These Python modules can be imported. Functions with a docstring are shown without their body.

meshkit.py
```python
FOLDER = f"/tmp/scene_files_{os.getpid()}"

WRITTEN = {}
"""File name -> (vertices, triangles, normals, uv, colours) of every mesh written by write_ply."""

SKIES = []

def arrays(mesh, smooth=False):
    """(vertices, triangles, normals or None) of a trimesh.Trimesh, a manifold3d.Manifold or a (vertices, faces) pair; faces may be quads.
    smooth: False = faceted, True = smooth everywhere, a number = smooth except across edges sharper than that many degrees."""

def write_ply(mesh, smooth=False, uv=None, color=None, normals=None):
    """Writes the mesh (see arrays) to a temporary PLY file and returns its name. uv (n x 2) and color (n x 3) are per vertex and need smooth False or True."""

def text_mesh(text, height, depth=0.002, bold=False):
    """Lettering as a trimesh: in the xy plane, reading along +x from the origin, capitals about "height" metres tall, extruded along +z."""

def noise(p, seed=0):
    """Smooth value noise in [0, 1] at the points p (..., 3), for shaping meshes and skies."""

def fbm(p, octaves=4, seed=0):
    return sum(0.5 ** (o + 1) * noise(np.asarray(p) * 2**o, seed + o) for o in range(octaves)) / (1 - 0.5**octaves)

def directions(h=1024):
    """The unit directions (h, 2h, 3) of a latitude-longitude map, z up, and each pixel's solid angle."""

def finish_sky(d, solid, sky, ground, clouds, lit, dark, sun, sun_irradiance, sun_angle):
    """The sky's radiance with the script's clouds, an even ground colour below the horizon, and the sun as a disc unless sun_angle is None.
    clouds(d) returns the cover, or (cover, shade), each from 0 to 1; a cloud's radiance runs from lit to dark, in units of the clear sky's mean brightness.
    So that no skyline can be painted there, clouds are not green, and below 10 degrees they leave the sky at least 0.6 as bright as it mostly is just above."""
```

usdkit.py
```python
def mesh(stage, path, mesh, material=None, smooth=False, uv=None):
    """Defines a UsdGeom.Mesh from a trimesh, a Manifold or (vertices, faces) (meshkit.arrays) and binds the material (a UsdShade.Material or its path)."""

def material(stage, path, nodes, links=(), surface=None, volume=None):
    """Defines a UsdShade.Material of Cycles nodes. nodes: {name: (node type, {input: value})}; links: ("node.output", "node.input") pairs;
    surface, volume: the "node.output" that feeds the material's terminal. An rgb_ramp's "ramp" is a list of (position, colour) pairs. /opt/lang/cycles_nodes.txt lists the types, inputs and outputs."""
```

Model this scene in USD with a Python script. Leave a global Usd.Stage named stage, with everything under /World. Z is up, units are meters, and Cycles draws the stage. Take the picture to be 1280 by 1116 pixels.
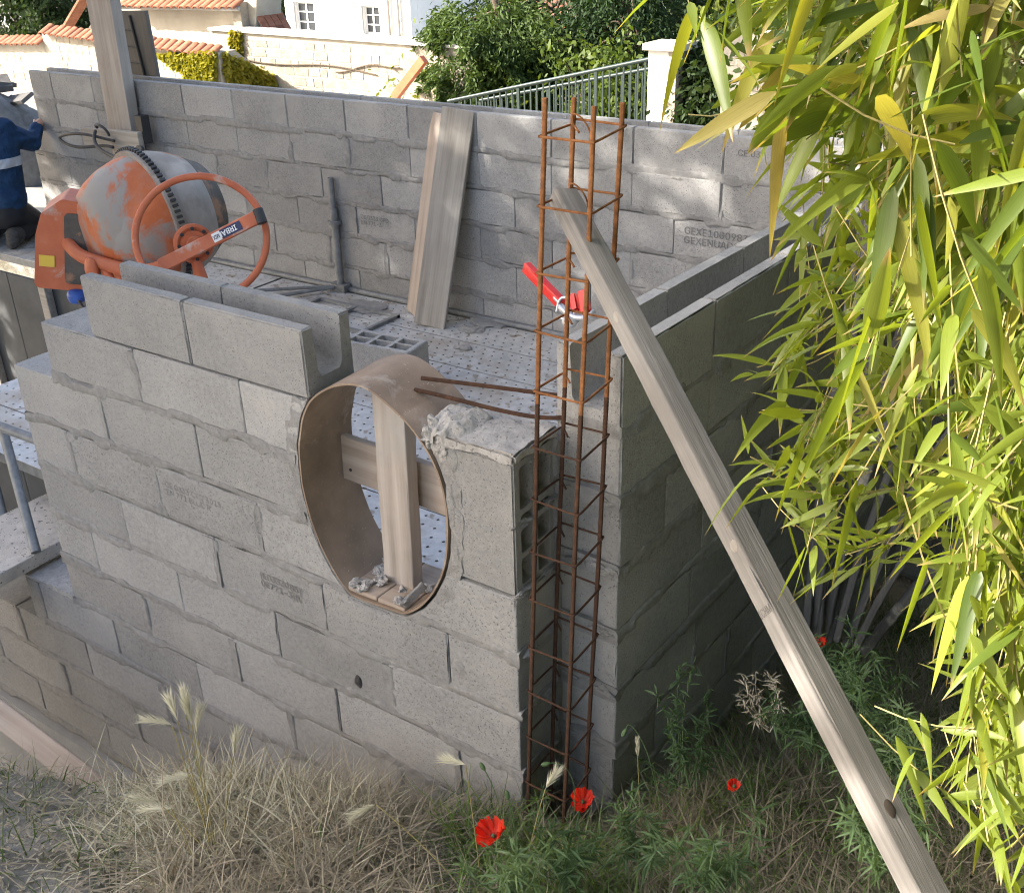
import math, random
import numpy as np, trimesh, manifold3d as m3
from shapely.geometry import Polygon, Point
from pxr import Usd, UsdGeom, UsdLux, UsdShade, Gf, Sdf
import usdkit, meshkit

stage = Usd.Stage.CreateInMemory()
UsdGeom.SetStageUpAxis(stage, 'Z')
stage.SetDefaultPrim(UsdGeom.Xform.Define(stage, '/World').GetPrim())
UsdGeom.Scope.Define(stage, '/World/Looks')
random.seed(7)
RNG = np.random.default_rng(7)
V = lambda *a: np.array(a, float)
nrm = lambda v: np.asarray(v, float) / np.linalg.norm(v)

# ------------------------------------------------------------------ camera, sky, sun, exposure
EXPOSURE = 1.98
SKY = 0.12
SUN = 1.2
TO_SUN = nrm(V(-.72, -.46, .50))
# trees out of view on the left: (across the sun's path, distance, radii, leaves, lift)
SHADE = [(-.02, 7.4, (.92, .92, 2.9), 6500, .2), (-1.5, 10.8, (1.3, 1.3, 2.6), 10500, -2.1), (-3.6, 11.5, (1.8, 1.8, 2.6), 13000, -2.2), (-.45, 8.2, (1.35, 1.35, 3.1), 8000, -.5), (-2.6, 8.8, (1.7, 1.7, 3.4), 8500, -.7), (-5.3, 9.0, (2.2, 2.2, 3.0), 13500, -.4), (-8.4, 10.5, (2.2, 2.2, 2.6), 11000, -.2)]
CAM = V(1.1612, -1.9306, 1.2404)
YAW, PITCH, ROLL, FPX = -.6140, .4702, -.0305, 1323.3
_fw = V(math.sin(YAW) * math.cos(PITCH), math.cos(YAW) * math.cos(PITCH), -math.sin(PITCH))
_r = V(math.cos(YAW), -math.sin(YAW), 0); _u = np.cross(_r, _fw)
RIGHT = _r * math.cos(ROLL) + _u * math.sin(ROLL); UP = _u * math.cos(ROLL) - _r * math.sin(ROLL); FWD = _fw
cam = UsdGeom.Camera.Define(stage, '/World/camera')
cam.CreateHorizontalApertureAttr(36.0); cam.CreateVerticalApertureAttr(36.0 * 892 / 1024)
cam.CreateFocalLengthAttr(36.0 * FPX / 1280)
cam.CreateClippingRangeAttr(Gf.Vec2f(.05, 2000))
cam.CreateExposureAttr(EXPOSURE)
M = np.eye(4); M[0, :3] = RIGHT; M[1, :3] = UP; M[2, :3] = -FWD; M[3, :3] = CAM
cam.AddTransformOp().Set(Gf.Matrix4d(*M.ravel()))
def at(px, py, t):
    """a point of the place, measured off the photograph: t metres along the view axis"""
    return CAM + t * (FWD + RIGHT * (px - 640) / FPX - UP * (py - 558) / FPX)
def on_plane(px, py, n, c):
    d = FWD + RIGHT * (px - 640) / FPX - UP * (py - 558) / FPX
    n = np.asarray(n, float)
    return CAM + d * ((c - n @ CAM) / (n @ d))
def px_of(P):
    d = np.asarray(P) - CAM; t = d @ FWD
    return np.stack([640 + FPX * (d @ RIGHT) / t, 558 - FPX * (d @ UP) / t], -1), t

dome = UsdLux.DomeLight.Define(stage, '/World/sky')
elev = math.asin(TO_SUN[2]); rota = math.atan2(TO_SUN[0], TO_SUN[1])
skym = usdkit.material(stage, '/World/Looks/sky_light', {
    'sky': ('sky_texture', {'sky_type': 'single_scattering', 'sun_disc': False, 'sun_elevation': elev, 'sun_rotation': rota, 'air_density': 1.0, 'aerosol_density': 4.0, 'ozone_density': .6}),
    'bg': ('background_shader', {'strength': SKY})}, [('sky.color', 'bg.color')], surface='bg.background')
UsdShade.MaterialBindingAPI.Apply(dome.GetPrim()).Bind(skym)
sun = UsdLux.DistantLight.Define(stage, '/World/sun')
sun.CreateNormalizeAttr(True); sun.CreateIntensityAttr(SUN); sun.CreateAngleAttr(.5); sun.CreateColorAttr(Gf.Vec3f(1, .93, .82))
_z = TO_SUN; _x = nrm(np.cross([0, 0, 1], _z)); _y = np.cross(_z, _x)
M = np.eye(4); M[0, :3] = _x; M[1, :3] = _y; M[2, :3] = _z
sun.AddTransformOp().Set(Gf.Matrix4d(*M.ravel()))
for p in (dome, sun): p.GetPrim().SetCustomDataByKey('kind', 'structure')

# ------------------------------------------------------------------ names and prims
USED = {}
def numbered(parent, name):
    k = (parent, name); n = USED.get(k, 0); USED[k] = n + 1
    return f'{parent}/{name}' if n == 0 else f'{parent}/{name}_{n:03d}'
def tag(p, label=None, cat=None, group=None, kind=None):
    p = p.GetPrim() if hasattr(p, 'GetPrim') else p
    for k, v in (('label', label), ('category', cat), ('group', group), ('kind', kind)):
        if v: p.SetCustomDataByKey(k, v)
    return p
def path_of(parent): return '/World' if parent is None else str(parent.GetPath())
def thing(name, label, cat, group=None, mat4=None, kind=None):
    x = UsdGeom.Xform.Define(stage, numbered('/World', name))
    if mat4 is not None: x.AddTransformOp().Set(Gf.Matrix4d(*np.asarray(mat4, float).ravel()))
    return tag(x.GetPrim(), label, cat, group, kind)
def obj(name, mesh, mat, parent=None, smooth=False, mat4=None, uv=None, **kw):
    m = usdkit.mesh(stage, numbered(path_of(parent), name), mesh, MAT[mat], smooth=smooth, uv=uv)
    if mat4 is not None: m.AddTransformOp().Set(Gf.Matrix4d(*np.asarray(mat4, float).ravel()))
    if kw: tag(m, **kw)
    return m.GetPrim()
def frame(o, x, y=None, z=None):
    """row matrix: local x along x, local z near z"""
    x = nrm(x); z = V(0, 0, 1) if z is None else np.asarray(z, float)
    y = nrm(np.cross(z, x)); z = np.cross(x, y)
    M = np.eye(4); M[0, :3], M[1, :3], M[2, :3], M[3, :3] = x, y, z, o
    return M

# ------------------------------------------------------------------ materials
MAT = {}
def noisy(name, stops, scale=12, rough=.85, bump=.3, bscale=120, bdist=.004, coord='pos', stretch=None, rnd=.08, detail=6, stain=None, spots=None, metallic=0, spec=.3, hue=0, island=False, fac2=.35, scale2=2.5):
    n = {'geo': ('geometry', {}), 'tc': ('texture_coordinate', {}), 'oi': ('object_info', {}),
         'no': ('noise_texture', {'scale': scale, 'detail': detail, 'roughness': .62}),
         'n2': ('noise_texture', {'scale': scale2, 'detail': 4, 'roughness': .6}),
         'avg': ('mix_float', {'fac': fac2}),
         'ra': ('rgb_ramp', {'ramp': stops}),
         'mp': ('mapping', {'mapping_type': 'point', 'scale': stretch or (1, 1, 1)}),
         'rv': ('map_range', {'from_min': 0, 'from_max': 1, 'to_min': 1 - rnd, 'to_max': 1 + rnd}),
         'rh': ('map_range', {'from_min': 0, 'from_max': 1, 'to_min': .5 - hue, 'to_max': .5 + hue}),
         'hs': ('hsv', {'saturation': 1, 'fac': 1}),
         'bn': ('noise_texture', {'scale': bscale, 'detail': 5, 'roughness': .7}),
         'bu': ('bump', {'strength': bump, 'distance': bdist}),
         'p': ('principled_bsdf', {'roughness': rough, 'metallic': metallic, 'specular_ior_level': spec})}
    src = 'geo.position' if coord == 'pos' else 'tc.object'
    r = 'geo.random_per_island' if island else 'oi.random'
    l = [(src, 'mp.vector'), ('mp.vector', 'no.vector'), ('mp.vector', 'bn.vector'), (src, 'n2.vector'), ('no.fac', 'avg.a'), ('n2.fac', 'avg.b'), ('avg.result', 'ra.fac'),
         (r, 'rv.value'), (r, 'rh.value'), ('rv.result', 'hs.value'), ('rh.result', 'hs.hue'), ('bn.fac', 'bu.height'), ('bu.normal', 'p.normal')]
    col = 'ra.color'
    if spots:   # pits / aggregate: (colour, scale, threshold)
        c, s, th = spots
        n['sp'] = ('noise_texture', {'scale': s, 'detail': 2, 'roughness': .5}); n['sr'] = ('map_range', {'from_min': th, 'from_max': th + .06, 'to_min': 0, 'to_max': 1, 'clamp': True})
        n['sm'] = ('mix_color', {'b': c}); l += [(src, 'sp.vector'), ('sp.fac', 'sr.value'), ('sr.result', 'sm.fac'), (col, 'sm.a')]; col = 'sm.result'
        n['pit'] = ('math', {'math_type': 'multiply_add', 'value2': -.7}); l += [('sr.result', 'pit.value1'), ('bn.fac', 'pit.value3'), ('pit.value', 'bu.height')]; l.remove(('bn.fac', 'bu.height'))
    if stain:   # large patches: (colour, scale, from, to)
        c, s, a, b = stain
        n['st'] = ('noise_texture', {'scale': s, 'detail': 6, 'roughness': .65, 'distortion': .4}); n['stm'] = ('map_range', {'from_min': a, 'from_max': b, 'to_min': 0, 'to_max': 1, 'clamp': True})
        n['stx'] = ('mix_color', {'b': c}); l += [(src, 'st.vector'), ('st.fac', 'stm.value'), ('stm.result', 'stx.fac'), (col, 'stx.a')]; col = 'stx.result'
    l += [(col, 'hs.color'), ('hs.color', 'p.base_color')]
    MAT[name] = usdkit.material(stage, f'/World/Looks/{name}', n, l, surface='p.BSDF')
def plain(name, c, rough=.5, metallic=0, spec=.5):
    MAT[name] = usdkit.material(stage, f'/World/Looks/{name}', {'p': ('principled_bsdf', {'base_color': c, 'roughness': rough, 'metallic': metallic, 'specular_ior_level': spec})}, [], surface='p.BSDF')
G = lambda v, w=.0: (v * (1 + w), v, v * (1 - w))
noisy('block', [(.25, G(.205, .005)), (.5, G(.32, .01)), (.75, G(.41, .015))], scale=60, bump=.9, bscale=150, bdist=.006, rnd=.17, stain=(G(.385, .03), 2.2, .54, .72), spots=(G(.14, .02), 190, .64), fac2=.45)
noisy('mortar', [(.25, G(.17, .01)), (.5, G(.27, .015)), (.75, G(.365, .02))], scale=35, bump=1.0, bscale=140, bdist=.006, rnd=.06, spots=(G(.2, .04), 240, .66))
noisy('mortar_pale', [(.25, G(.25, .04)), (.5, G(.38, .04)), (.75, G(.48, .04))], scale=40, bump=.9, bscale=110, bdist=.008, rnd=.06, spots=(G(.22, .04), 120, .64))
noisy('footing', [(.3, G(.25, -.02)), (.7, G(.33, -.01))], scale=8, bump=.3)
noisy('stamp', [(.35, G(.10)), (.6, G(.2))], scale=160, bump=0)
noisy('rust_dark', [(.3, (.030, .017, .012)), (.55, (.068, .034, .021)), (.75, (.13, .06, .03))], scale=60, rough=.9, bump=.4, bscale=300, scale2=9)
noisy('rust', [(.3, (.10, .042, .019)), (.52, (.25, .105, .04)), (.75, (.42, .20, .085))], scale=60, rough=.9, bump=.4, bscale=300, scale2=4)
noisy('wood', [(.28, (.20, .17, .145)), (.5, (.37, .325, .29)), (.72, (.50, .45, .41))], scale=14, coord='obj', stretch=(.09, 2.2, 2.2), rough=.8, bump=.25, bscale=60, rnd=.05, stain=(G(.34, .05), 3.0, .5, .7), fac2=.3)
noisy('wood_grey', [(.28, (.16, .145, .125)), (.5, (.31, .285, .255)), (.72, (.42, .395, .36))], scale=16, coord='obj', stretch=(.08, 2.4, 2.4), rough=.85, bump=.35, bscale=60, rnd=.05, fac2=.3)
noisy('wood_warm', [(.28, (.22, .17, .135)), (.5, (.36, .295, .245)), (.72, (.46, .40, .345))], scale=14, coord='obj', stretch=(.09, 2.2, 2.2), rough=.8, bump=.25, bscale=60, rnd=.05, fac2=.3)
noisy('wood_dark', [(.3, (.09, .085, .078)), (.7, (.2, .185, .17))], scale=14, coord='obj', stretch=(.09, 2, 2), rough=.9)
noisy('cement_wood', [(.3, G(.36, .1)), (.5, G(.47, .09)), (.7, G(.56, .07))], scale=20, coord='obj', stretch=(1, 1, 1), rough=.9, bump=.5, spots=(G(.17, .05), 55, .62))
noisy('panel_grey', [(.3, G(.055, -.06)), (.7, G(.10, -.05))], scale=4, rough=.9)
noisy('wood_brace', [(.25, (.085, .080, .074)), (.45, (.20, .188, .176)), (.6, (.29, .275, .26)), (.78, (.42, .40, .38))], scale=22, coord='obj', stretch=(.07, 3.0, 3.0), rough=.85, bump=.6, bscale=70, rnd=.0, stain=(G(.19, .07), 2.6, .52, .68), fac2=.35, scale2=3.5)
plain('knot', (.055, .042, .032), .8)
noisy('hardboard', [(.3, (.14, .105, .08)), (.55, (.24, .18, .135)), (.75, (.32, .25, .19))], scale=5, rough=.75, bump=.08, bscale=300, stain=(G(.40, .10), 4.0, .58, .75), spots=(G(.3, .15), 140, .68))
noisy('deck_steel', [(.3, (.34, .35, .365)), (.55, (.48, .49, .505)), (.75, (.58, .59, .60))], scale=20, rough=.5, metallic=.35, bump=.15, stain=(G(.30, .10), 2.3, .50, .66), rnd=.05, spots=(G(.24, .12), 16, .60))
noisy('galvanized', [(.3, (.13, .14, .15)), (.6, (.24, .25, .26)), (.75, (.33, .34, .35))], scale=25, rough=.55, metallic=.4, bump=.1)
noisy('orange_paint', [(.3, (.40, .105, .05)), (.6, (.49, .145, .07)), (.78, (.47, .22, .15))], scale=14, rough=.5, bump=.12, stain=(G(.40, .1), 5.0, .60, .72), rnd=0)
noisy('drum_orange', [(.3, (.42, .10, .035)), (.52, (.50, .145, .055)), (.72, (.44, .22, .16))], scale=9, rough=.6, bump=.35, bscale=90, stain=(G(.27, .09), 3.0, .485, .565), rnd=0)
noisy('drum_cement', [(.28, G(.15, .12)), (.5, G(.28, .10)), (.72, G(.38, .08))], scale=8, rough=.9, bump=.6, bscale=70, stain=((.42, .20, .12), 5.5, .60, .66), rnd=0)
noisy('drum_mouth', [(.3, (.05, .047, .042)), (.7, (.14, .125, .11))], scale=9, rough=.8, bump=.6, bscale=60, stain=((.30, .17, .11), 4.2, .58, .64))
plain('black_iron', (.03, .03, .033), .55)
plain('white_label', (.75, .75, .75), .4); plain('navy_label', (.015, .02, .07), .4); plain('yellow_label', (.65, .45, .06), .5)
plain('blue_plastic', (.03, .09, .35), .4); plain('red_plastic', (.55, .025, .02), .4); plain('bright_steel', (.5, .52, .55), .35, .7)
noisy('blue_cloth', [(.3, (.010, .030, .075)), (.7, (.022, .062, .145))], scale=30, rough=.95, bump=.5, bscale=50, bdist=.02)
plain('pale_band', (.42, .45, .5), .7); plain('dark_cloth', (.016, .017, .022), .9); plain('hair', (.008, .007, .007), .7); plain('skin', (.42, .24, .17), .6)
noisy('boot', [(.3, (.03, .028, .026)), (.7, (.1, .095, .09))], scale=40, rough=.9)
noisy('stone', [(.25, (.20, .17, .125)), (.5, (.33, .29, .23)), (.75, (.44, .40, .33))], scale=9, rough=.95, bump=.6, bscale=40, bdist=.02, rnd=.16)
noisy('lime_mortar', [(.3, (.30, .27, .215)), (.7, (.43, .40, .335))], scale=6, rough=.95, bump=.6, bscale=30, bdist=.02)
noisy('cream_render', [(.3, (.36, .32, .255)), (.7, (.48, .44, .365))], scale=3, rough=.95, bump=.2, stain=((.36, .31, .23), 1.5, .56, .75))
noisy('white_render', [(.3, (.60, .59, .56)), (.7, (.70, .69, .66))], scale=3, rough=.9, bump=.1)
noisy('grey_render', [(.3, (.33, .32, .31)), (.7, (.42, .41, .39))], scale=3, rough=.95)
noisy('tile', [(.3, (.20, .075, .042)), (.55, (.30, .12, .068)), (.75, (.36, .18, .11))], scale=10, rough=.9, bump=.3, rnd=.18)
noisy('old_tile', [(.3, (.10, .055, .04)), (.7, (.2, .10, .07))], scale=10, rough=.9, rnd=.2)
noisy('slate_stone', [(.3, (.05, .05, .052)), (.7, (.16, .155, .15))], scale=8, rough=.9, bump=.5)
plain('green_metal', (.008, .022, .02), .5); plain('white_frame', (.7, .7, .68), .5); plain('shutter', (.55, .55, .54), .6)
MAT['window_glass'] = usdkit.material(stage, '/World/Looks/window_glass', {'p': ('principled_bsdf', {'base_color': (.03, .035, .04), 'roughness': .08, 'specular_ior_level': .6})}, [], surface='p.BSDF')
noisy('soil', [(.28, (.20, .188, .170)), (.5, (.33, .315, .29)), (.72, (.44, .425, .40))], scale=18, rough=1, bump=1.0, bscale=60, bdist=.02, stain=((.12, .11, .07), 1.6, .52, .66), spots=(G(.40, .05), 70, .68))
noisy('bark', [(.3, (.06, .045, .033)), (.7, (.15, .115, .085))], scale=12, rough=.95, bump=.8, bscale=30, bdist=.02)

def leafy(name, stops, trans=.35, rough=.5, tip=None, spec=.35, tcol=None):
    """leaves: colour varies from leaf to leaf, light passes through"""
    n = {'geo': ('geometry', {}), 'oi': ('object_info', {}), 'tc': ('texture_coordinate', {}), 'add': ('math', {'math_type': 'add'}), 'fr': ('math', {'math_type': 'fraction'}),
         'ra': ('rgb_ramp', {'ramp': stops}), 'p': ('principled_bsdf', {'roughness': rough, 'specular_ior_level': spec}), 'tr': ('translucent_bsdf', {}), 'mx': ('mix_closure', {'fac': trans}), 'tm': ('mix_color', {'blend_type': 'multiply', 'fac': 1.0, 'b': tcol or (1.5, 1.45, .6), 'use_clamp_result': False})}
    l = [('geo.random_per_island', 'add.value1'), ('oi.random', 'add.value2'), ('add.value', 'fr.value1'), ('fr.value', 'ra.fac')]
    col = 'ra.color'
    if tip:     # dry tips and streaks along the blade, from uv
        n['sx'] = ('separate_xyz', {}); n['tn'] = ('noise_texture', {'scale': 9, 'detail': 3}); n['ta'] = ('math', {'math_type': 'multiply_add', 'value2': .5}); n['tr2'] = ('map_range', {'from_min': 1.10, 'from_max': 1.26, 'to_min': 0, 'to_max': 1, 'clamp': True})
        n['tx'] = ('mix_color', {'b': tip})
        n['wv'] = ('wave_texture', {'scale': 9, 'distortion': .6, 'detail': 1}) if False else ('noise_texture', {'scale': 3, 'detail': 2})
        n['wm'] = ('mapping', {'mapping_type': 'point', 'scale': (14, .6, 1)}); n['wr'] = ('map_range', {'from_min': .3, 'from_max': .7, 'to_min': .82, 'to_max': 1.14}); n['hs'] = ('hsv', {'hue': .5, 'saturation': 1, 'fac': 1})
        l += [('tc.UV', 'sx.vector'), ('tc.UV', 'wm.vector'), ('wm.vector', 'wv.vector'), ('wv.fac', 'wr.value'), ('wr.result', 'hs.value'), (col, 'hs.color'),
              ('geo.position', 'tn.vector'), ('tn.fac', 'ta.value1'), ('sx.y', 'ta.value3'), ('ta.value', 'tr2.value'), ('tr2.result', 'tx.fac'), ('hs.color', 'tx.a')]
        col = 'tx.result'
    l += [(col, 'p.base_color'), (col, 'tm.a'), ('tm.result', 'tr.color'), ('p.BSDF', 'mx.closure1'), ('tr.BSDF', 'mx.closure2')]
    MAT[name] = usdkit.material(stage, f'/World/Looks/{name}', n, l, surface='mx.closure')
leafy('bamboo_leaf', [(0, (.06, .095, .016)), (.35, (.11, .155, .022)), (.7, (.165, .205, .028)), (.92, (.25, .25, .042)), (1, (.33, .26, .12))], trans=.42, tip=(.34, .24, .11), rough=.42)
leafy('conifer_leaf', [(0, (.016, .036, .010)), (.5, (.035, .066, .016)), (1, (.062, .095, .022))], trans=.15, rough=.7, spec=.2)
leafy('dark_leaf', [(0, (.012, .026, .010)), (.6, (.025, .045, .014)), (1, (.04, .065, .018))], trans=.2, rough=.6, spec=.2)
leafy('shade_leaf', [(0, (.035, .045, .009)), (1, (.085, .095, .018))], trans=.35)
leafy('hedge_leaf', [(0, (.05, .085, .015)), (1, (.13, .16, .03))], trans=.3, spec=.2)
leafy('ivy_leaf', [(0, (.10, .12, .012)), (.6, (.19, .19, .02)), (1, (.26, .23, .03))], trans=.25, spec=.2)
leafy('grass_green', [(0, (.045, .085, .03)), (.6, (.095, .145, .055)), (1, (.19, .22, .10))], trans=.25, rough=.6)
leafy('grass_fresh', [(0, (.08, .145, .045)), (.6, (.18, .26, .09)), (1, (.34, .38, .19))], trans=.3, rough=.6)
leafy('grass_dry', [(0, (.22, .19, .14)), (.35, (.46, .42, .33)), (.75, (.62, .58, .49)), (1, (.72, .69, .62))], trans=.25, rough=.7, tcol=(1, .95, .8))
leafy('barley', [(0, (.42, .41, .31)), (1, (.72, .70, .60))], trans=.3, rough=.6, tcol=(1, 1, .85))
leafy('weed_green', [(0, (.05, .095, .04)), (1, (.11, .175, .08))], trans=.25)
leafy('poppy', [(0, (.52, .022, .010)), (1, (.68, .05, .02))], trans=.3, rough=.6, tcol=(1.3, .5, .4))
noisy('old_culm', [(.3, (.06, .06, .062)), (.55, (.12, .12, .12)), (.75, (.22, .215, .20))], scale=8, rough=.6, bump=.2, stretch=(3, 3, .5), rnd=.2, stain=((.5, .47, .40), 3.2, .62, .70))
noisy('green_culm', [(.3, (.09, .105, .02)), (.7, (.20, .19, .045))], scale=6, rough=.45, bump=.1)
leafy_dry = None
noisy('culm_dry', [(.3, (.34, .29, .2)), (.7, (.5, .45, .35))], scale=12, rough=.7)
noisy('twig', [(.3, (.16, .15, .05)), (.7, (.30, .25, .10))], scale=12, rough=.7)

# ------------------------------------------------------------------ mesh helpers
cat = trimesh.util.concatenate
def tri(v, f): return trimesh.Trimesh(np.asarray(v, float), np.asarray(f), process=False)
def box(x0, x1, y0, y1, z0, z1):
    b = trimesh.creation.box((x1 - x0, y1 - y0, z1 - z0)); b.apply_translation(((x0 + x1) / 2, (y0 + y1) / 2, (z0 + z1) / 2)); return b
def man(mesh): return m3.Manifold(m3.Mesh(np.asarray(mesh.vertices, np.float32), np.asarray(mesh.faces, np.uint32)))
def unman(m): q = m.to_mesh(); return tri(q.vert_properties[:, :3], q.tri_verts)
def gridbox(L, T, H, step, seed=0, chip=.004, face=.0008, groove=0, lip=.005):
    """a block with worn, chipped edges: x 0..L, y 0..T, z 0..H"""
    def nodes(n):
        k = max(2, int(round(n / step))); a = np.linspace(0, n, k + 1)
        return np.unique(np.r_[0, lip, a[1:-1], n - lip, n])
    X, Y, Z = nodes(L), nodes(T), nodes(H); vs, fs, o = [], [], 0
    def face_(a, b, mk, flip):
        nonlocal o
        A, B = np.meshgrid(a, b, indexing='ij'); vs.append(mk(A.ravel(), B.ravel())); na, nb = len(a), len(b)
        i, j = np.meshgrid(np.arange(na - 1), np.arange(nb - 1), indexing='ij'); i, j = i.ravel(), j.ravel()
        q = np.stack([i * nb + j, (i + 1) * nb + j, (i + 1) * nb + j + 1, i * nb + j + 1], 1) + o
        if flip: q = q[:, ::-1]
        fs.append(np.vstack([q[:, [0, 1, 2]], q[:, [0, 2, 3]]])); o += na * nb
    c = lambda v, n: np.full(n, v)
    face_(X, Y, lambda a, b: np.stack([a, b, c(H, len(a))], 1), False); face_(X, Y, lambda a, b: np.stack([a, b, c(0, len(a))], 1), True)
    face_(X, Z, lambda a, b: np.stack([a, c(0, len(a)), b], 1), False); face_(X, Z, lambda a, b: np.stack([a, c(T, len(a)), b], 1), True)
    face_(Y, Z, lambda a, b: np.stack([c(L, len(a)), a, b], 1), False); face_(Y, Z, lambda a, b: np.stack([c(0, len(a)), a, b], 1), True)
    v, f = np.vstack(vs), np.vstack(fs)
    key, idx, inv = np.unique(np.round(v, 5), axis=0, return_index=True, return_inverse=True); v = v[idx]; f = inv.ravel()[f]
    e = [np.minimum(v[:, k], n - v[:, k]) for k, n in enumerate((L, T, H))]; s = [np.sign((L, T, H)[k] / 2 - v[:, k]) for k in range(3)]
    on = np.stack([x < 1e-6 for x in e], 1); two = on.sum(1) >= 2
    q = meshkit.noise(v * 34 + seed * 3.7, seed); q2 = meshkit.noise(v * 110 + seed, seed + 5)
    ins = chip * (.25 + 1.6 * q ** 2.5 + .6 * q2) * two
    big = (meshkit.noise(v * 9 + seed * 1.3, seed + 9) > .74) * two * chip * 1.8
    out = v.copy()
    for k in range(3): out[:, k] += s[k] * on[:, k] * (ins + big * q)
    one = on.sum(1) == 1
    d = (meshkit.noise(v * 22 + seed * 2.1, seed + 3) - .5) * 2 * face
    for k in range(3): out[:, k] -= s[k] * on[:, k] * one * d
    if groove:
        inn = (np.abs(v[:, 1] - T / 2) < .052) & on[:, 0]; out[inn, 0] += s[0][inn] * groove
    m = tri(out, f); m.fix_normals() if False else None
    return m
def tube(pts, r, n=10, closed=False, cap=True):
    p = np.asarray(pts, float); t = np.gradient(p, axis=0) if not closed else np.roll(p, -1, 0) - np.roll(p, 1, 0)
    t /= np.linalg.norm(t, axis=1, keepdims=True) + 1e-12
    a = np.cross(t[0], [0, 0, 1.0]);  a = np.cross(t[0], [1.0, 0, 0]) if np.linalg.norm(a) < 1e-3 else a; a = nrm(a); A = []
    for k in range(len(p)):
        a = nrm(a - t[k] * (a @ t[k])); A.append(a)
    A = np.array(A); B = np.cross(t, A); g = np.arange(n) * 2 * np.pi / n; r = np.broadcast_to(r, (len(p),))
    v = p[:, None] + r[:, None, None] * (np.cos(g)[None, :, None] * A[:, None] + np.sin(g)[None, :, None] * B[:, None])
    m = len(p); i, j = np.meshgrid(np.arange(m if closed else m - 1), np.arange(n), indexing='ij'); i, j = i.ravel(), j.ravel(); i2 = (i + 1) % m; j2 = (j + 1) % n
    q = np.stack([i * n + j, i * n + j2, i2 * n + j2, i2 * n + j], 1); f = [q[:, [0, 1, 2]], q[:, [0, 2, 3]]]; v = v.reshape(-1, 3)
    if not closed and cap:
        v = np.vstack([v, p[0], p[-1]]); k = np.arange(n); k2 = (k + 1) % n
        f += [np.stack([np.full(n, m * n), k2, k], 1), np.stack([np.full(n, m * n + 1), (m - 1) * n + k, (m - 1) * n + k2], 1)]
    return tri(v, np.vstack(f))
def spline(pts, n):
    from scipy.interpolate import CubicSpline
    p = np.asarray(pts, float); d = np.r_[0, np.cumsum(np.linalg.norm(np.diff(p, axis=0), axis=1))]
    return CubicSpline(d, p)(np.linspace(0, d[-1], n))
def lathe(profile, n=40):
    """profile (x, r) along +x"""
    p = np.asarray(profile, float); g = np.arange(n) * 2 * np.pi / n
    v = np.stack([np.repeat(p[:, :1], n, 1), p[:, 1:] * np.cos(g), p[:, 1:] * np.sin(g)], -1).reshape(-1, 3); m = len(p)
    i, j = np.meshgrid(np.arange(m - 1), np.arange(n), indexing='ij'); i, j = i.ravel(), j.ravel(); j2 = (j + 1) % n
    q = np.stack([i * n + j, i * n + j2, (i + 1) * n + j2, (i + 1) * n + j], 1)
    return tri(v, np.vstack([q[:, [0, 2, 1]], q[:, [0, 3, 2]]]))
def prism(poly, h):
    return trimesh.creation.extrude_polygon(poly if isinstance(poly, Polygon) else Polygon(poly), h, engine='earcut')
def xz_prism(poly, y0, y1):
    """polygon in x, z extruded from y0 to y1"""
    m = prism(poly, y1 - y0); v = m.vertices.copy(); m.vertices = np.stack([v[:, 0], y0 + v[:, 2], v[:, 1]], 1); m.invert(); return m
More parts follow.
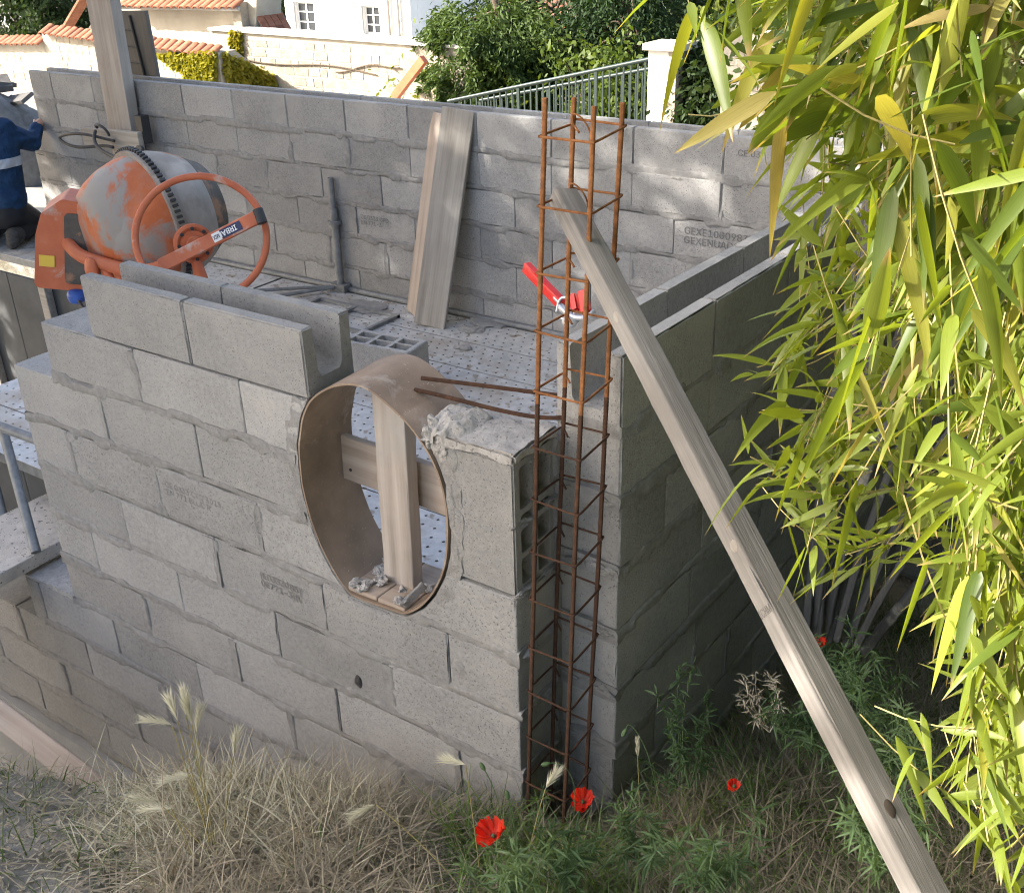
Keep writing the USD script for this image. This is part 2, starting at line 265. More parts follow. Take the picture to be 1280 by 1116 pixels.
def beam(p0, p1, w, h, up=(0, 0, 1), seed=0, step=.06, chip=.002):
    """mesh along local x with its frame: w across, h along up"""
    p0, p1 = np.asarray(p0, float), np.asarray(p1, float); L = np.linalg.norm(p1 - p0)
    m = gridbox(L, w, h, max(step, L / 60), seed, chip, .0005); m.apply_translation((0, -w / 2, -h / 2))
    return m, frame(p0, p1 - p0, z=up)
def hullchain(bones, refine=.03, it=6):
    parts = []
    for (a, ra, b, rb) in bones:
        S = [m3.Manifold.sphere(ra, 20).translate(tuple(a)), m3.Manifold.sphere(rb, 20).translate(tuple(b))]
        parts.append(m3.Manifold.batch_hull(S))
    m = m3.Manifold.batch_boolean(parts, m3.OpType.Add).refine_to_length(refine); t = unman(m); t.merge_vertices()
    return trimesh.smoothing.filter_taubin(t, iterations=it)
def lump(c, r, seed, sub=2, amp=.35):
    m = trimesh.creation.icosphere(sub, 1.0); v = m.vertices
    k = 1 + amp * 1.5 * (meshkit.noise(v * 1.25 + seed * 5.1, seed) - .5) + amp * .5 * (np.abs(meshkit.noise(v * 3.1 + seed * 2.3, seed + 2) - .5) * 2 - .5) + amp * .25 * (meshkit.noise(v * 7 + seed, seed + 4) - .5)
    m.vertices = v * k[:, None] * np.asarray(r) + np.asarray(c); return m

# ------------------------------------------------------------------ ground
HC = .2123        # height of a course with its bed
EDGE = V(.42, -.907)
def ground_z(x, y, detail=True):
    x, y = np.asarray(x, float), np.asarray(y, float)
    d = EDGE[0] * (x + .2) + EDGE[1] * (y + .06)
    z = -1.2 + np.where(d > 0, .36, .33) * d
    z = np.where(d > 2.3, -1.2 + .36 * 2.3 + .04 * (d - 2.3), z)
    z = np.maximum(z, -1.95)
    P = np.stack([x, y, 0 * x], -1)
    n = (meshkit.fbm(P * 2.3, 4, 3) - .5) * .16 + (meshkit.fbm(P * 11, 3, 8) - .5) * .05 if detail else 0
    z = z + n * np.where(y < 3.1, 1, 0)
    trench = (x < -.16) & (d < 0) & (y < 3.05) & (x > -9)
    z = np.where(trench, np.maximum(-2.72, -1.2 + 5.5 * d + n), z)
    inside = (x > -9) & (x < -.1) & (y > .1) & (y < 3.1)
    z = np.where(inside, -2.72, z)
    far = y > 3.15
    z = np.where(far & (x < .3), np.minimum(-1.3, -1.3 - .09 * (y - 3.15)), z)
    z = np.where(far & (x >= .3), -1.9 - .03 * (y - 3.15), z)
    return np.maximum(z, -4.5)
def build_ground():
    fx = np.arange(-7.5, 3.01, .05); fy = np.arange(-3.2, 3.4, .05)
    xs = np.unique(np.r_[-160, -90, -50, -30, -22, -17, -14, -12, -10.5, -9.2, -8.3, fx, 3.6, 4.5, 6, 9, 14, 25, 50, 90, 160]); ys = np.unique(np.r_[-160, -80, -40, -20, -12, -8, -6, -4.6, -3.8, fy, 4, 5, 6.5, 8, 10, 12, 15, 19, 24, 30, 40, 60, 90, 160])
    X, Y = np.meshgrid(xs, ys, indexing='ij'); Z = ground_z(X, Y); nx, ny = X.shape
    i, j = np.meshgrid(np.arange(nx - 1), np.arange(ny - 1), indexing='ij'); i, j = i.ravel(), j.ravel()
    q = np.stack([i * ny + j, (i + 1) * ny + j, (i + 1) * ny + j + 1, i * ny + j + 1], 1)
    obj('ground', tri(np.stack([X, Y, Z], -1).reshape(-1, 3), np.vstack([q[:, [0, 1, 2]], q[:, [0, 2, 3]]])), 'soil', smooth=True, kind='structure')
build_ground()

# ------------------------------------------------------------------ block walls
RIM = [(-.971, -.158), (-.941, -.063), (-.902, .001), (-.857, .041), (-.801, .074), (-.745, .093), (-.695, .10), (-.653, .092), (-.611, .072), (-.571, .050), (-.531, .023), (-.496, -.011), (-.462, -.053), (-.437, -.106), (-.422, -.161), (-.416, -.22), (-.42, -.30), (-.431, -.375), (-.452, -.438), (-.489, -.511), (-.54, -.578), (-.605, -.629), (-.66, -.635), (-.715, -.637), (-.83, -.638), (-.878, -.583), (-.928, -.502), (-.96, -.407), (-.978, -.292)]
HOLE = Polygon(RIM).buffer(.012)
def mortar_bed(x0, x1, zc, T, seed, hh=.013, proud=.003, wob=.012, inner=True, ends=0):
    n = max(6, int((x1 - x0) / .012)); x = np.linspace(x0, x1, n); P = np.stack([x * 9, np.full(n, seed * 7.3), np.zeros(n)], 1)
    fb = lambda k, s: meshkit.fbm(P * s + k * 13.7, 4, seed + k)
    ss = lambda k, f, a: np.clip((fb(k, f) - a) / .14, 0, 1)
    su, sl = ss(1, .8, .40), ss(2, .8, .42)           # where the mortar was smeared over the block above, below
    hu = hh * .75 + wob * 1.5 * su * (.4 + fb(9, 4)) + .003 * fb(7, 8); hl = hh * .75 + wob * 1.6 * sl * (.4 + fb(10, 4)) + .003 * fb(8, 8)
    o1 = -.006 + (proud * 2.0 + .006) * su * (.5 + fb(3, 5)); o3 = -.006 + (proud * 2.4 + .006) * sl * (.5 + fb(5, 5)); o2 = np.maximum(o1, o3) * .7 + proud * (fb(4, 7) - .5) * 2
    R = [(.004 + 0 * x, zc + hu), (-o1, zc + hu - .005), (-o2, zc + .3 * hu), (-o2 * .8, zc - .3 * hl), (-o3, zc - hl + .005), (.004 + 0 * x, zc - hl), (T - .004 + 0 * x, zc - hl), (T + o3, zc - hl + .005), (T + o2, zc + 0 * x), (T + o1, zc + hu - .005), (T - .004 + 0 * x, zc + hu)]
    k = len(R); v = np.stack([np.stack([x, y, z], 1) for y, z in R], 1)
    if ends:   # squeezed out past the end of the wall
        for e, sgn in ((0, -1), (n - 1, 1)):
            if (ends == 1 and e == n - 1) or (ends == -1 and e == 0) or ends == 2:
                v[e, :, 0] += sgn * .012 * meshkit.noise(v[e] * 60, seed)
    v = v.reshape(-1, 3); i, j = np.meshgrid(np.arange(n - 1), np.arange(k), indexing='ij'); i, j = i.ravel(), j.ravel(); j2 = (j + 1) % k
    q = np.stack([i * k + j, (i + 1) * k + j, (i + 1) * k + j2, i * k + j2], 1)
    c0 = np.stack([np.zeros(k - 2, int), np.arange(1, k - 1), np.arange(2, k)], 1); c1 = c0[:, ::-1] + (n - 1) * k
    return tri(v, np.vstack([q[:, [0, 1, 2]], q[:, [0, 2, 3]], c0, c1]))
def smear(xc, z0, z1, seed, w=.016, proud=.003, T=None):
    m = mortar_bed(z0, z1, 0, .02, seed, hh=w, proud=proud, wob=.008); v = m.vertices.copy()
    m.vertices = np.stack([xc + v[:, 2], v[:, 1], v[:, 0]], 1); m.invert(); return m
TB = .2           # wall thickness
def cut_hole(m, poly):
    try:
        r = man(m) - man(xz_prism(poly, -.05, TB + .05))
        return unman(r) if not r.is_empty() else None
    except Exception: return m
def courses(wall, spec, step, T=TB, hole=None, mort='mortar', blk='block', smear_p=.3, ends=0, seed0=0, groove=0, proud=.003, chip=.003, bed_hole=None):
    """spec: {course number: [x of every joint, ends included]}"""
    made = {}
    for c, js in spec.items():
        zt = -c * HC
        for k in range(len(js) - 1):
            a, b = js[k] + .0012, js[k + 1] - .0012
            if b - a < .03: continue
            s = seed0 + c * 40 + k
            m = gridbox(b - a, T, HC - .021, step, s, chip, .0013, groove=groove)
            jit = RNG.normal(0, .0012, 2); m.apply_translation((a, jit[0] * 1.6, zt - HC + .019 + jit[1] * .5))
            if hole is not None and Polygon([(a, zt), (b, zt), (b, zt - HC), (a, zt - HC)]).intersects(hole):
                m = cut_hole(m, hole)
                if m is None or len(m.faces) == 0: continue
            made[(c, k)] = obj('block', m, blk, wall, smooth=35)
            if 0 < k and random.random() < smear_p:
                if hole is None or not hole.buffer(.02).contains(Point(js[k], zt - HC / 2)):
                    sm = smear(js[k], zt - HC + .01, zt - .01, s + 900, w=random.uniform(.008, .02), proud=proud)
                    obj('mortar_joint', sm, mort, wall, smooth=40)
        zc = zt - HC + .0085
        segs = [(js[0], js[-1])]
        if bed_hole is not None:
            row = HOLE.buffer(.012).intersection(Polygon([(-9, zc - .02), (9, zc - .02), (9, zc + .02), (-9, zc + .02)]))
            if not row.is_empty: x0, _, x1, _ = row.bounds; segs = [(js[0], x0), (x1, js[-1])]
        for q, (a, b) in enumerate(segs):
            if b - a > .02: obj('mortar_bed', mortar_bed(a, b, zc, T, seed0 + c * 7 + 300 + q, ends=ends, proud=proud), mort, wall, smooth=40)
    return made
def channel_block(L, T, H, step, seed, chip=.004):
    m = gridbox(L, T, H, step, seed, chip)
    cut = trimesh.creation.extrude_polygon(Polygon([(.042, H + .02), (.05, .07), (.062, .05), (T - .062, .05), (T - .05, .07), (T - .042, H + .02)]), L + .1, engine='earcut')
    v = cut.vertices.copy(); cut.vertices = np.stack([v[:, 2] - .05, v[:, 0], v[:, 1]], 1)
    return unman(man(m) - man(cut))
def stamp(block, lines, o, xdir, zdir, h, wear=0):
    """printed lettering lying on a block's face"""
    o = np.asarray(o, float)
    for k, text in enumerate(lines):
        m = meshkit.text_mesh(text, h, .0006); v = m.vertices.copy()
        m.vertices = o + np.outer(v[:, 0], xdir) + np.outer(v[:, 1] - k * h * 1.35, zdir) + np.outer(v[:, 2] , np.cross(xdir, zdir)); obj('stamp', m, 'stamp', block)

# front wall (outer face on y = 0, facing -y)
front = thing('front_wall', 'grey concrete block wall with the oval opening, stepped down at its left end', 'block wall')
FS = {0: [-2.2, -1.7, -1.2, -.7], 1: [-2.45, -1.95, -1.45, -.95, -.42], 2: [-2.45, -2.2, -1.7, -1.2, -.7, -.2], 3: [-2.45, -1.95, -1.45, -.95, -.45, -.2],
      4: [-2.45, -2.2, -1.7, -1.2, -.7, -.2], 5: [-2.45, -1.95, -1.45, -.95, -.45, -.2], 6: [-2.8, -2.7, -2.2, -1.7, -1.2, -.7, -.2], 7: [-3.9, -3.45, -2.95, -2.45, -1.95, -1.45, -.95, -.45, -.2], 8: [-3.9, -3.7, -3.2, -2.7, -2.2, -1.7, -1.2, -.7, -.2], 9: [-3.9, -3.45, -2.95, -2.45, -1.95, -1.45, -.95, -.45, -.2]}
FS[2] = [-2.45, -2.2, -1.7, -1.2, -.7, -.2]
fb = courses(front, FS, .035, hole=HOLE.union(Polygon([(-.425, .1), (-.15, .1), (-.15, -.4246), (-.44, -.4246)])), bed_hole=True, smear_p=.35, ends=1, seed0=11, groove=0)
obj('footing', gridbox(4.6, .45, .6, .2, 5, .006), 'footing', front, smooth=35, mat4=frame((-4.7, -.03, -2.75), (1, 0, 0)))
for a, L, s in ((-1.904, .496, 1), (-1.402, .496, 2)):
    m = channel_block(L, TB, .208, .03, 70 + s, .005); m.apply_translation((a, 0, .004)); obj('channel_block', m, 'block', front, smooth=35, label='U-shaped channel block laid dry on top of the wall')
# block standing on end at the corner pier, its hollow cells open to the cage
pier = gridbox(.205, TB, .405, .03, 91, .006); pier.apply_translation((-.405, 0, -.417))
cells = []
for (y0, y1, z0, z1) in ((.028, .088, -.16, -.035), (.11, .172, -.16, -.035), (.03, .088, -.205, -.178), (.11, .172, -.205, -.178), (.03, .088, -.295, -.222), (.11, .172, -.295, -.222), (.03, .088, -.395, -.313), (.11, .172, -.395, -.313)):
    b = trimesh.creation.box((.2, y1 - y0, z1 - z0)); b = m3.Manifold.batch_hull([m3.Manifold.sphere(.010, 12).translate((x, y, z)) for x in (-.36, -.1) for y in (y0 + .01, y1 - .01) for z in (z0 + .01, z1 - .01)]); cells.append(b)
pm = man(pier) - m3.Manifold.batch_boolean(cells, m3.OpType.Add) - man(xz_prism(HOLE.buffer(.004), -.05, .3))
obj('end_block', unman(pm), 'block', front, smooth=30, label='hollow block stood on end, its cells facing the rebar cage')
# rough mortar packed round the oval
ring = HOLE.buffer(.04).difference(HOLE.buffer(-.004))
ring = ring.intersection(Polygon([(-1.2, -.9), (-.2, -.9), (-.2, .0), (-.33, .004), (-.42, .03), (-.47, .02), (-.50, 0), (-.9, 0), (-.9, -.004), (-1.2, -.004)]))
def rough_plate(poly, y0, y1, seed, amp=.004, step=.02):
    """plate of mortar with an uneven front and a ragged outline"""
    polys = list(getattr(poly, 'geoms', [poly])); out = []
    for p in polys:
        pts = lambda r: np.array([r.interpolate(d).coords[0] for d in np.arange(0, r.length, step)])
        e = pts(p.exterior); n2 = (meshkit.fbm(np.c_[e * 30, 0 * e[:, 0]], 4, seed) - .5) * .05
        c = np.array(p.centroid.coords[0]); d = e - c; far = np.array([HOLE.exterior.distance(Point(*q)) > .03 for q in e]); e = e + d / (np.linalg.norm(d, axis=1, keepdims=True) + 1e-9) * (n2 * far)[:, None]
        q = Polygon(e, [pts(h) for h in p.interiors]).buffer(0)
        for g in getattr(q, 'geoms', [q]):
            if g.area < 1e-4: continue
            m = xz_prism(g, y0, y1); mm = man(m).refine_to_length(step); t = unman(mm); v = t.vertices.copy()
            fr = v[:, 1] < (y0 + y1) / 2; v[fr, 1] += (meshkit.fbm(v[fr] * 26, 3, seed + 1) - .5) * 2 * amp; t.vertices = v; out.append(t)
    return cat(out)
obj('mortar_fill', rough_plate(ring, -.0015, TB + .003, 5, .0035, .014), 'mortar', front, smooth=45)
for k, (x, z, rx, rz) in enumerate([(-.40, -.05, .028, .05), (-.405, -.2, .02, .09), (-.40, -.35, .02, .08)]):
    obj('mortar_smear', lump((x, .004, z), (rx, .010, rz), 20 + k), 'mortar', front, smooth=True)
# fresh mortar heaped on the pier
top = gridbox(.235, TB + .008, .03, .012, 8, .012, .006); top.vertices[:, 2] += (meshkit.fbm(np.array(top.vertices) * 25, 3, 4) - .5) * .02; top.apply_translation((-.428, -.004, -.014)); obj('mortar_cap', top, 'mortar_pale', front, smooth=45)
def heap(c, rx, ry, h, seed, n=34, rough=.38, freq=15):
    a = np.linspace(-1, 1, n); X, Y = np.meshgrid(a, a, indexing='ij'); r = np.hypot(X, Y) + (meshkit.fbm(np.stack([X, Y, 0 * X], -1) * 2.3 + seed, 3, seed) - .5) * .7
    p = np.stack([X * rx * freq, Y * ry * freq, 0 * X + seed], -1); q = np.abs(meshkit.fbm(p, 4, seed + 1) - .5) * 2
    Z = h * np.clip(1 - r ** 2, 0, 1) ** .7 * (1 - rough + rough * 2.0 * (1 - q) ** 1.5) + h * .25 * (meshkit.fbm(p * 2.7, 3, seed + 3) - .5) * (r < 1)
    Z = np.where(r < 1, Z, -.02); v = np.stack([X * rx, Y * ry, Z], -1).reshape(-1, 3) + np.asarray(c); i, j = np.meshgrid(np.arange(n - 1), np.arange(n - 1), indexing='ij'); i, j = i.ravel(), j.ravel()
    f = np.stack([i * n + j, (i + 1) * n + j, (i + 1) * n + j + 1, i * n + j + 1], 1); return tri(v, np.vstack([f[:, [0, 1, 2]], f[:, [0, 2, 3]]]))
obj('mortar_heap', heap((-.43, .09, .006), .075, .10, .036, 3, 46), 'mortar_pale', front, smooth=55)
obj('mortar_heap', heap((-.31, .12, .010), .11, .09, .010, 8, 34), 'mortar_pale', front, smooth=55)
for k, (c, r) in enumerate([((-.452, .03, .005), (.03, .03, .035)), ((-.43, .008, -.03), (.03, .018, .04)), ((-.47, .012, -.005), (.02, .02, .026))]): obj('mortar_lump', lump(c, r, 40 + k, 4, .9), 'mortar_pale', front, smooth=60)
# broken corner and small hole in the face
obj('broken_patch', lump((-.405, .006, -.765), (.035, .012, .055), 61, 3, .5), 'mortar', front, smooth=True)
obj('drilled_hole', lump((-.838, .0, -.985), (.016, .006, .025), 3, 2, .5), 'black_iron', front, label='small broken hole through the block face')
X1, Z1 = V(1, 0, 0), V(0, 0, 1)
stamp(fb[(3, 2)], ['((CE0333', '  EN771'], (-1.055, -.0045, -.70), -X1, -Z1 * 1, .026) if False else None
stamp(fb[(3, 2)], ['(E0333005)', '0E771-3((('], (-1.24, -.0035, -.722), X1, Z1, .024)
stamp(fb[(2, 2)], ['CE 0333 CPD 3015', 'EN 771 BLOC R'], (-1.66, -.0035, -.50), X1, Z1, .022) if (2, 2) in fb else None

# right wall: outer face towards the bamboo
RA = .041
Mr = frame((0, .2, .036), (math.sin(RA), math.cos(RA), 0))
right = thing('right_wall', 'shaded olive-grey concrete block wall running back beside the bamboo', 'block wall', mat4=Mr)
RS = {}
for c in range(0, 9):
    first = (.25 if c % 2 else .5) if c != 3 else .44
    RS[c] = [0] + list(np.arange(first, 2.79, .5)) + [2.8]
courses(right, RS, .04, smear_p=.45, ends=-1, seed0=1011, groove=.014, proud=.004)
a = 0
for k, L in enumerate((.497, .497, .497, .497, .497, .3)):
    m = channel_block(L, TB, .21, .03, 170 + k, .006); m.apply_translation((a, 0, .006)); obj('channel_block', m, 'block', right, smooth=35); a += L + .003
obj('mortar_bed', mortar_bed(0, 2.8, .004, TB, 78, proud=.004, hh=.016, wob=.012), 'mortar', right, smooth=40)
obj('corner_mortar', rough_plate(Polygon([(-.232, -2.1), (-.188, -2.1), (-.188, -.19), (-.232, -.19)]), .188, .225, 6, .006, .02), 'mortar', front, smooth=45); obj('corner_mortar', rough_plate(Polygon([(-.232, -.13), (-.188, -.13), (-.19, -.02), (-.232, -.02)]), .188, .225, 7, .006, .02), 'mortar', front, smooth=45)
# mortar lumps hanging on the wall ends inside the corner
for c in range(0, 8):
    z = -(c + 1) * HC + .01
    for q in range(2):
        obj('mortar_lump', lump((-.203 + random.uniform(-.004, .008), .03 + .1 * q + random.uniform(0, .05), z), (.016, .035, .014), c * 3 + q, 3, .9), 'mortar', front, smooth=60)
        obj('mortar_lump', lump((random.uniform(-.008, .004), .03 + .11 * q + random.uniform(0, .04), z), (.015, .035, .014), 80 + c * 3 + q, 3, .9), 'mortar', right, smooth=60)

# back wall
back = thing('back_wall', 'long pale grey concrete block wall behind the scaffold, patched with sun', 'block wall', mat4=frame((-6.74, 3.0, .015), (1, -.008, 0)))
BS = {}
for c in range(0, 9):
    off = .27 if c % 2 else 0.02
    js = [-.16 if c else 0.0] + list(np.arange(.27 if c % 2 == 0 else .02 + .5, 6.99, .5)) + [6.99]
    BS[c] = [j for i, j in enumerate(js) if i == 0 or j - js[i - 1] > .06 or i == len(js) - 1]
bb = courses(back, BS, .07, smear_p=.45, seed0=2011, proud=.003, chip=.0025)
a = 0
for k, L in enumerate([.27] + [.497] * 13 + [.2]):
    m = channel_block(L, TB, .205, .05, 270 + k, .004); m.apply_translation((a, 0, .012)); bu = obj('channel_block', m, 'block', back, smooth=35); a += L + .003
    if k == 12: stamp(bu, ['CE 03'], (a - .43, -.0015, .13), X1, Z1, .03)
obj('mortar_bed', mortar_bed(-.0, 6.99, .006, TB, 77, proud=.003, hh=.016, wob=.011), 'mortar', back, smooth=40)
def back_block(c, xw):
    js = BS[c]; xl = xw + 6.74
    for k in range(len(js) - 1):
        if js[k] <= xl < js[k + 1] and (c, k) in bb: return bb[(c, k)], js[k]
for (c, xw, lines, h) in ((1, -1.1, ['GEXE1000983E', 'GEXENUAC03E'], .036), (2, -3.3, ['CE 0333 CPD', 'EN 771-3'], .026)):
    b, j = back_block(c, xw)
    stamp(b, lines, (j + .06, -.003, -(c) * HC - .075), X1, Z1, h)
inner_panel = thing('formwork_panel', 'dark grey formwork panel standing below the scaffold at the far left', 'formwork panel')
for k in range(6):
    obj('board', gridbox(.58, .027, 1.6, .2, 30 + k, .003), 'panel_grey', inner_panel, smooth=35, mat4=frame((-7.6 + k * .585, 2.26, -2.72), (1, 0, 0)))
for x in (-6.9, -5.95, -5.15): obj('stud', gridbox(.09, .06, 1.62, .2, int(-x * 9), .003), 'wood_grey', inner_panel, smooth=35, mat4=frame((x, 2.198, -2.72), (1, 0, 0)))

low_panel = thing('formwork_panel', 'low dark formwork panel under the deck, left of the front wall', 'formwork panel')
for k in range(5): obj('board', gridbox(.58, .027, 1.5, .2, 60 + k, .003), 'panel_grey', low_panel, smooth=35, mat4=frame((-6.2 + k * .585, .66 + .002 * (k % 2), -2.715), (1, 0, 0)))

# ------------------------------------------------------------------ oval former
former = thing('oval_former', 'brown hardboard oval former with a cross of planks set in the front wall', 'window former')
def former_sheet():
    p = np.array(RIM); p = np.vstack([p, p[:1]]); d = np.r_[0, np.cumsum(np.linalg.norm(np.diff(p, axis=0), axis=1))]
    s = np.linspace(0, d[-1], 121)[:-1]; q = np.stack([np.interp(s, d, p[:, 0]), np.interp(s, d, p[:, 1])], 1)
    for _ in range(2): q = .5 * q + .25 * (np.roll(q, 1, 0) + np.roll(q, -1, 0))
    c = q.mean(0); nn = q - c; nn /= np.linalg.norm(nn, axis=1, keepdims=True); ys = np.linspace(-.006, .235, 9); R = []
    for off, yy in ((0, ys), (-.006, ys[::-1])):
        for y in yy: R.append(np.stack([q[:, 0] + nn[:, 0] * off - .012 * (y / .235), np.full(len(q), y) + .004 * (meshkit.noise(np.c_[q * 9, 0 * q[:, 0]], 2) - .5), q[:, 1] + nn[:, 1] * off], 1))
    v = np.stack(R, 1); n, k = v.shape[:2]; i, j = np.meshgrid(np.arange(n), np.arange(k), indexing='ij'); i, j = i.ravel(), j.ravel(); i2, j2 = (i + 1) % n, (j + 1) % k
    f = np.stack([i * k + j, i * k + j2, i2 * k + j2, i2 * k + j], 1)
    return tri(v.reshape(-1, 3), np.vstack([f[:, [0, 1, 2]], f[:, [0, 2, 3]]]))
obj('sheet', former_sheet(), 'hardboard', former, smooth=40)
m, F = beam((-.71, .118, -.63), (-.69, .118, .06), .05, .118, up=(1, 0, .0), seed=3, chip=.002); obj('vertical_plank', m, 'wood', former, smooth=35, mat4=F)
m, F = beam((-.965, .175, -.27), (-.43, .175, -.285), .028, .155, seed=4); obj('cross_plank', m, 'wood_warm', former, smooth=35, mat4=F)
obj('nail', tube([(-.93, .158, -.305), (-.93, .175, -.305)], .005, 8), 'black_iron', former)
for k, (x0, x1) in enumerate(((-.835, -.72), (-.715, -.61))): obj('base_board', gridbox(x1 - x0, .23, .016, .05, 50 + k, .0015), 'wood_warm', former, smooth=35, mat4=frame((x0, .0, -.628), (1, 0, 0)))
deb = thing('mortar_crumbs', 'crumbled mortar lying on the base of the oval former', 'rubble', kind=None)
for k in range(26):
    if k < 20: c = V(random.uniform(-.83, -.75), random.uniform(.0, .2), -.603); r = random.uniform(.006, .019)
    else: c = V(random.uniform(-.66, -.58), random.uniform(.0, .16), -.60 + random.uniform(0, .02)); r = random.uniform(.01, .022)
    obj('crumb', lump(c, (r, r * random.uniform(.7, 1.3), r * .7), 400 + k, 2, 1.1), 'mortar_pale', deb)
m, F = beam((-.615, .0, -.60), (-.585, .07, -.555), .012, .03, seed=9); obj('crumb', m, 'mortar', deb, mat4=F)

# ------------------------------------------------------------------ rebar cage
cage = thing('rebar_cage', 'tall rusty rebar cage standing in the corner between the two walls', 'rebar cage')
CA, CX, CY, LX, LY = .062, -.09, .10, .014, .047
BARS = {'L': (-1, -1, .872), 'B': (-1, 1, .854), 'F': (1, -1, .862), 'R': (1, 1, .852)}
def cage_pt(sx, sy, z, k=1.0): return V(CX + sx * CA * k + LX * z, CY + sy * CA * k + LY * z, z)
for n, (sx, sy, zt) in BARS.items():
    zs = np.linspace(-1.45, zt, 700); wig = .003 * np.sin(zs * 5 + sx + 2 * sy)
    p = np.array([cage_pt(sx, sy, z) for z in zs]) + np.c_[wig, -wig, 0 * wig]
    rr = .0058 + .0007 * (np.sin(zs * 2 * np.pi / .0095) > .2)
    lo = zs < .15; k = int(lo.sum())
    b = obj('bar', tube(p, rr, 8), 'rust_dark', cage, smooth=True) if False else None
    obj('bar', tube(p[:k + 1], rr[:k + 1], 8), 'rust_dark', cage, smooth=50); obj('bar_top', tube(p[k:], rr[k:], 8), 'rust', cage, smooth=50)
TIES = [.79, .635, .485, .34, .185, .035, -.115, -.265, -.415, -.57, -.725, -.885, -1.05, -1.2]
for k, z in enumerate(TIES):
    c = [cage_pt(sx, sy, z + random.uniform(-.004, .004) + (.012 if (sx, sy) == (1, 1) else 0), 1.16) for sx, sy in ((-1, 1), (-1, -1), (1, -1), (1, 1))]
    c.append(c[0] + V(0, 0, .012)); pts = []
    for i in range(4):
        a, b = np.array(c[i]), np.array(c[i + 1]); e = .1
        for t in (0, e, .5, 1 - e, 1): pts.append(a + (b - a) * t - (.0035 * nrm(np.r_[((a + b) / 2 - cage_pt(0, 0, z))[:2], 0]) if t in (0, 1) else 0))
    hook = [pts[0] + V(.030, -.024, -.012), pts[0] + V(.010, -.010, -.003)]
    hook2 = [pts[-1] + V(.010, .002, 0)]
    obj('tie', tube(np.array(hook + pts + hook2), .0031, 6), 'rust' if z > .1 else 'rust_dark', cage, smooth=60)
for z in (.79, .635): obj('wire_twist', tube(spline([cage_pt(-1, 1, z + .01), cage_pt(-1, 1, z + .012) + V(.02, -.02, .02), cage_pt(-1, 1, z) + V(.045, -.01, .004), cage_pt(-1, 1, z) + V(.047, -.01, -.03)], 16), .0022, 6), 'rust', cage, smooth=60)
# two bent bars tying the ring beams together
for nm, pts in (('the rear of two', [(-.60, .142, .085), (-.44, .19, .082), (-.29, .235, .078), (-.17, .30, .07), (-.125, .40, .065), (-.12, .62, .062), (-.105, 1.2, .06)]),
                ('the front of two', [(-.60, .11, .062), (-.44, .13, .055), (-.30, .155, .045), (-.19, .20, .04), (-.125, .29, .042), (-.10, .42, .045), (-.085, 1.2, .05)])):
    b = obj('bent_rebar', tube(spline(pts, 60), .0062, 8), 'rust_dark', None, smooth=True); tag(b, f'rusty bent rebar, {nm} reaching from the oval former into the right wall', 'rebar')

# ------------------------------------------------------------------ timber brace in front
P0, P1 = at(703, 243, 2.46), at(1098, 1003, 1.78)
P2 = P0 + (P1 - P0) * 1.75
mid = (P0 + P2) / 2; ax = nrm(P2 - P0); vw = nrm(CAM - mid); vw = nrm(vw - ax * (vw @ ax)); lf = nrm(np.cross(ax, vw)); lf = lf if lf @ RIGHT < 0 else -lf
up = math.cos(.82) * vw + math.sin(.82) * lf
m, F = beam(P0, P2, .046, .062, up=up, seed=12, step=.05, chip=.0025)
m2 = m
def bow(m, L, amp):
    v = m.vertices.copy(); v[:, 1] += amp * np.sin(np.pi * v[:, 0] / L); m.vertices = v
brace = thing('timber_brace', 'long sun-dappled timber brace slanting from the rebar cage to the grass', 'timber brace', mat4=F)
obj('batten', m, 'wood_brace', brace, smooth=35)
Lb = np.linalg.norm(P2 - P0); kp = np.linalg.norm(at(1118, 1008, 1.75) - P0)
sgn = 1 if (F[1, :3] @ RIGHT) > 0 else -1
kn = lump((0, 0, 0), (.016, .003, .011), 5, 2, .2); kn.apply_translation((kp, sgn * .0225, .004)); obj('knot', kn, 'knot', brace, smooth=True, label='dark knot near the foot of the brace')
for xk in (.38, .95): q = lump((0, 0, 0), (.012, .011, .0012), 7, 2, .3); q.apply_translation((xk, .006, .031)); obj('knot', q, 'wood_grey', brace, smooth=True)
tx = meshkit.text_mesh('ICHM', .016, .0006); v = tx.vertices.copy(); tx.vertices = np.stack([Lb * .43 - v[:, 1] * 1.0, v[:, 0] * .6 - .018, .0312 + v[:, 2] * .6], 1); obj('brand_mark', tx, 'wood_dark', brace)

# ------------------------------------------------------------------ scaffold
def deck_plank(x0, x1, y0, y1, z, label, holes=True, seed=0):
    t = thing('scaffold_plank', label, 'scaffold plank', 'perforated steel scaffold planks')
    L, w = x1 - x0, y1 - y0; hs = []
    if holes:
        for r in range(5):
            for k in range(int((L - .08) / .062)):
                hs.append(Point(.05 + k * .062 + (.031 if r % 2 else 0), .035 + r * (w - .07) / 4).buffer(.0072, quad_segs=2))
    g = Polygon([(0, 0), (L, 0), (L, w), (0, w)], [list(h.exterior.coords)[::-1] for h in hs if h.bounds[2] < L - .01])
    m = prism(g, .003); m.apply_translation((x0, y0, z - .003)); obj('perforated_top', m, 'deck_steel', t)
    for y in (y0, y1 - .003): obj('side_rail', box(x0, x1, y, y + .003, z - .055, z - .0035), 'galvanized', t)
    for x in (x0, x1 - .04): obj('end_hook', box(x, x + .04, y0 + .004, y1 - .004, z - .05, z - .005), 'galvanized', t)
ZD = -.985
names = ['first', 'second', 'third', 'fourth', 'fifth', 'sixth', 'seventh', 'eighth']
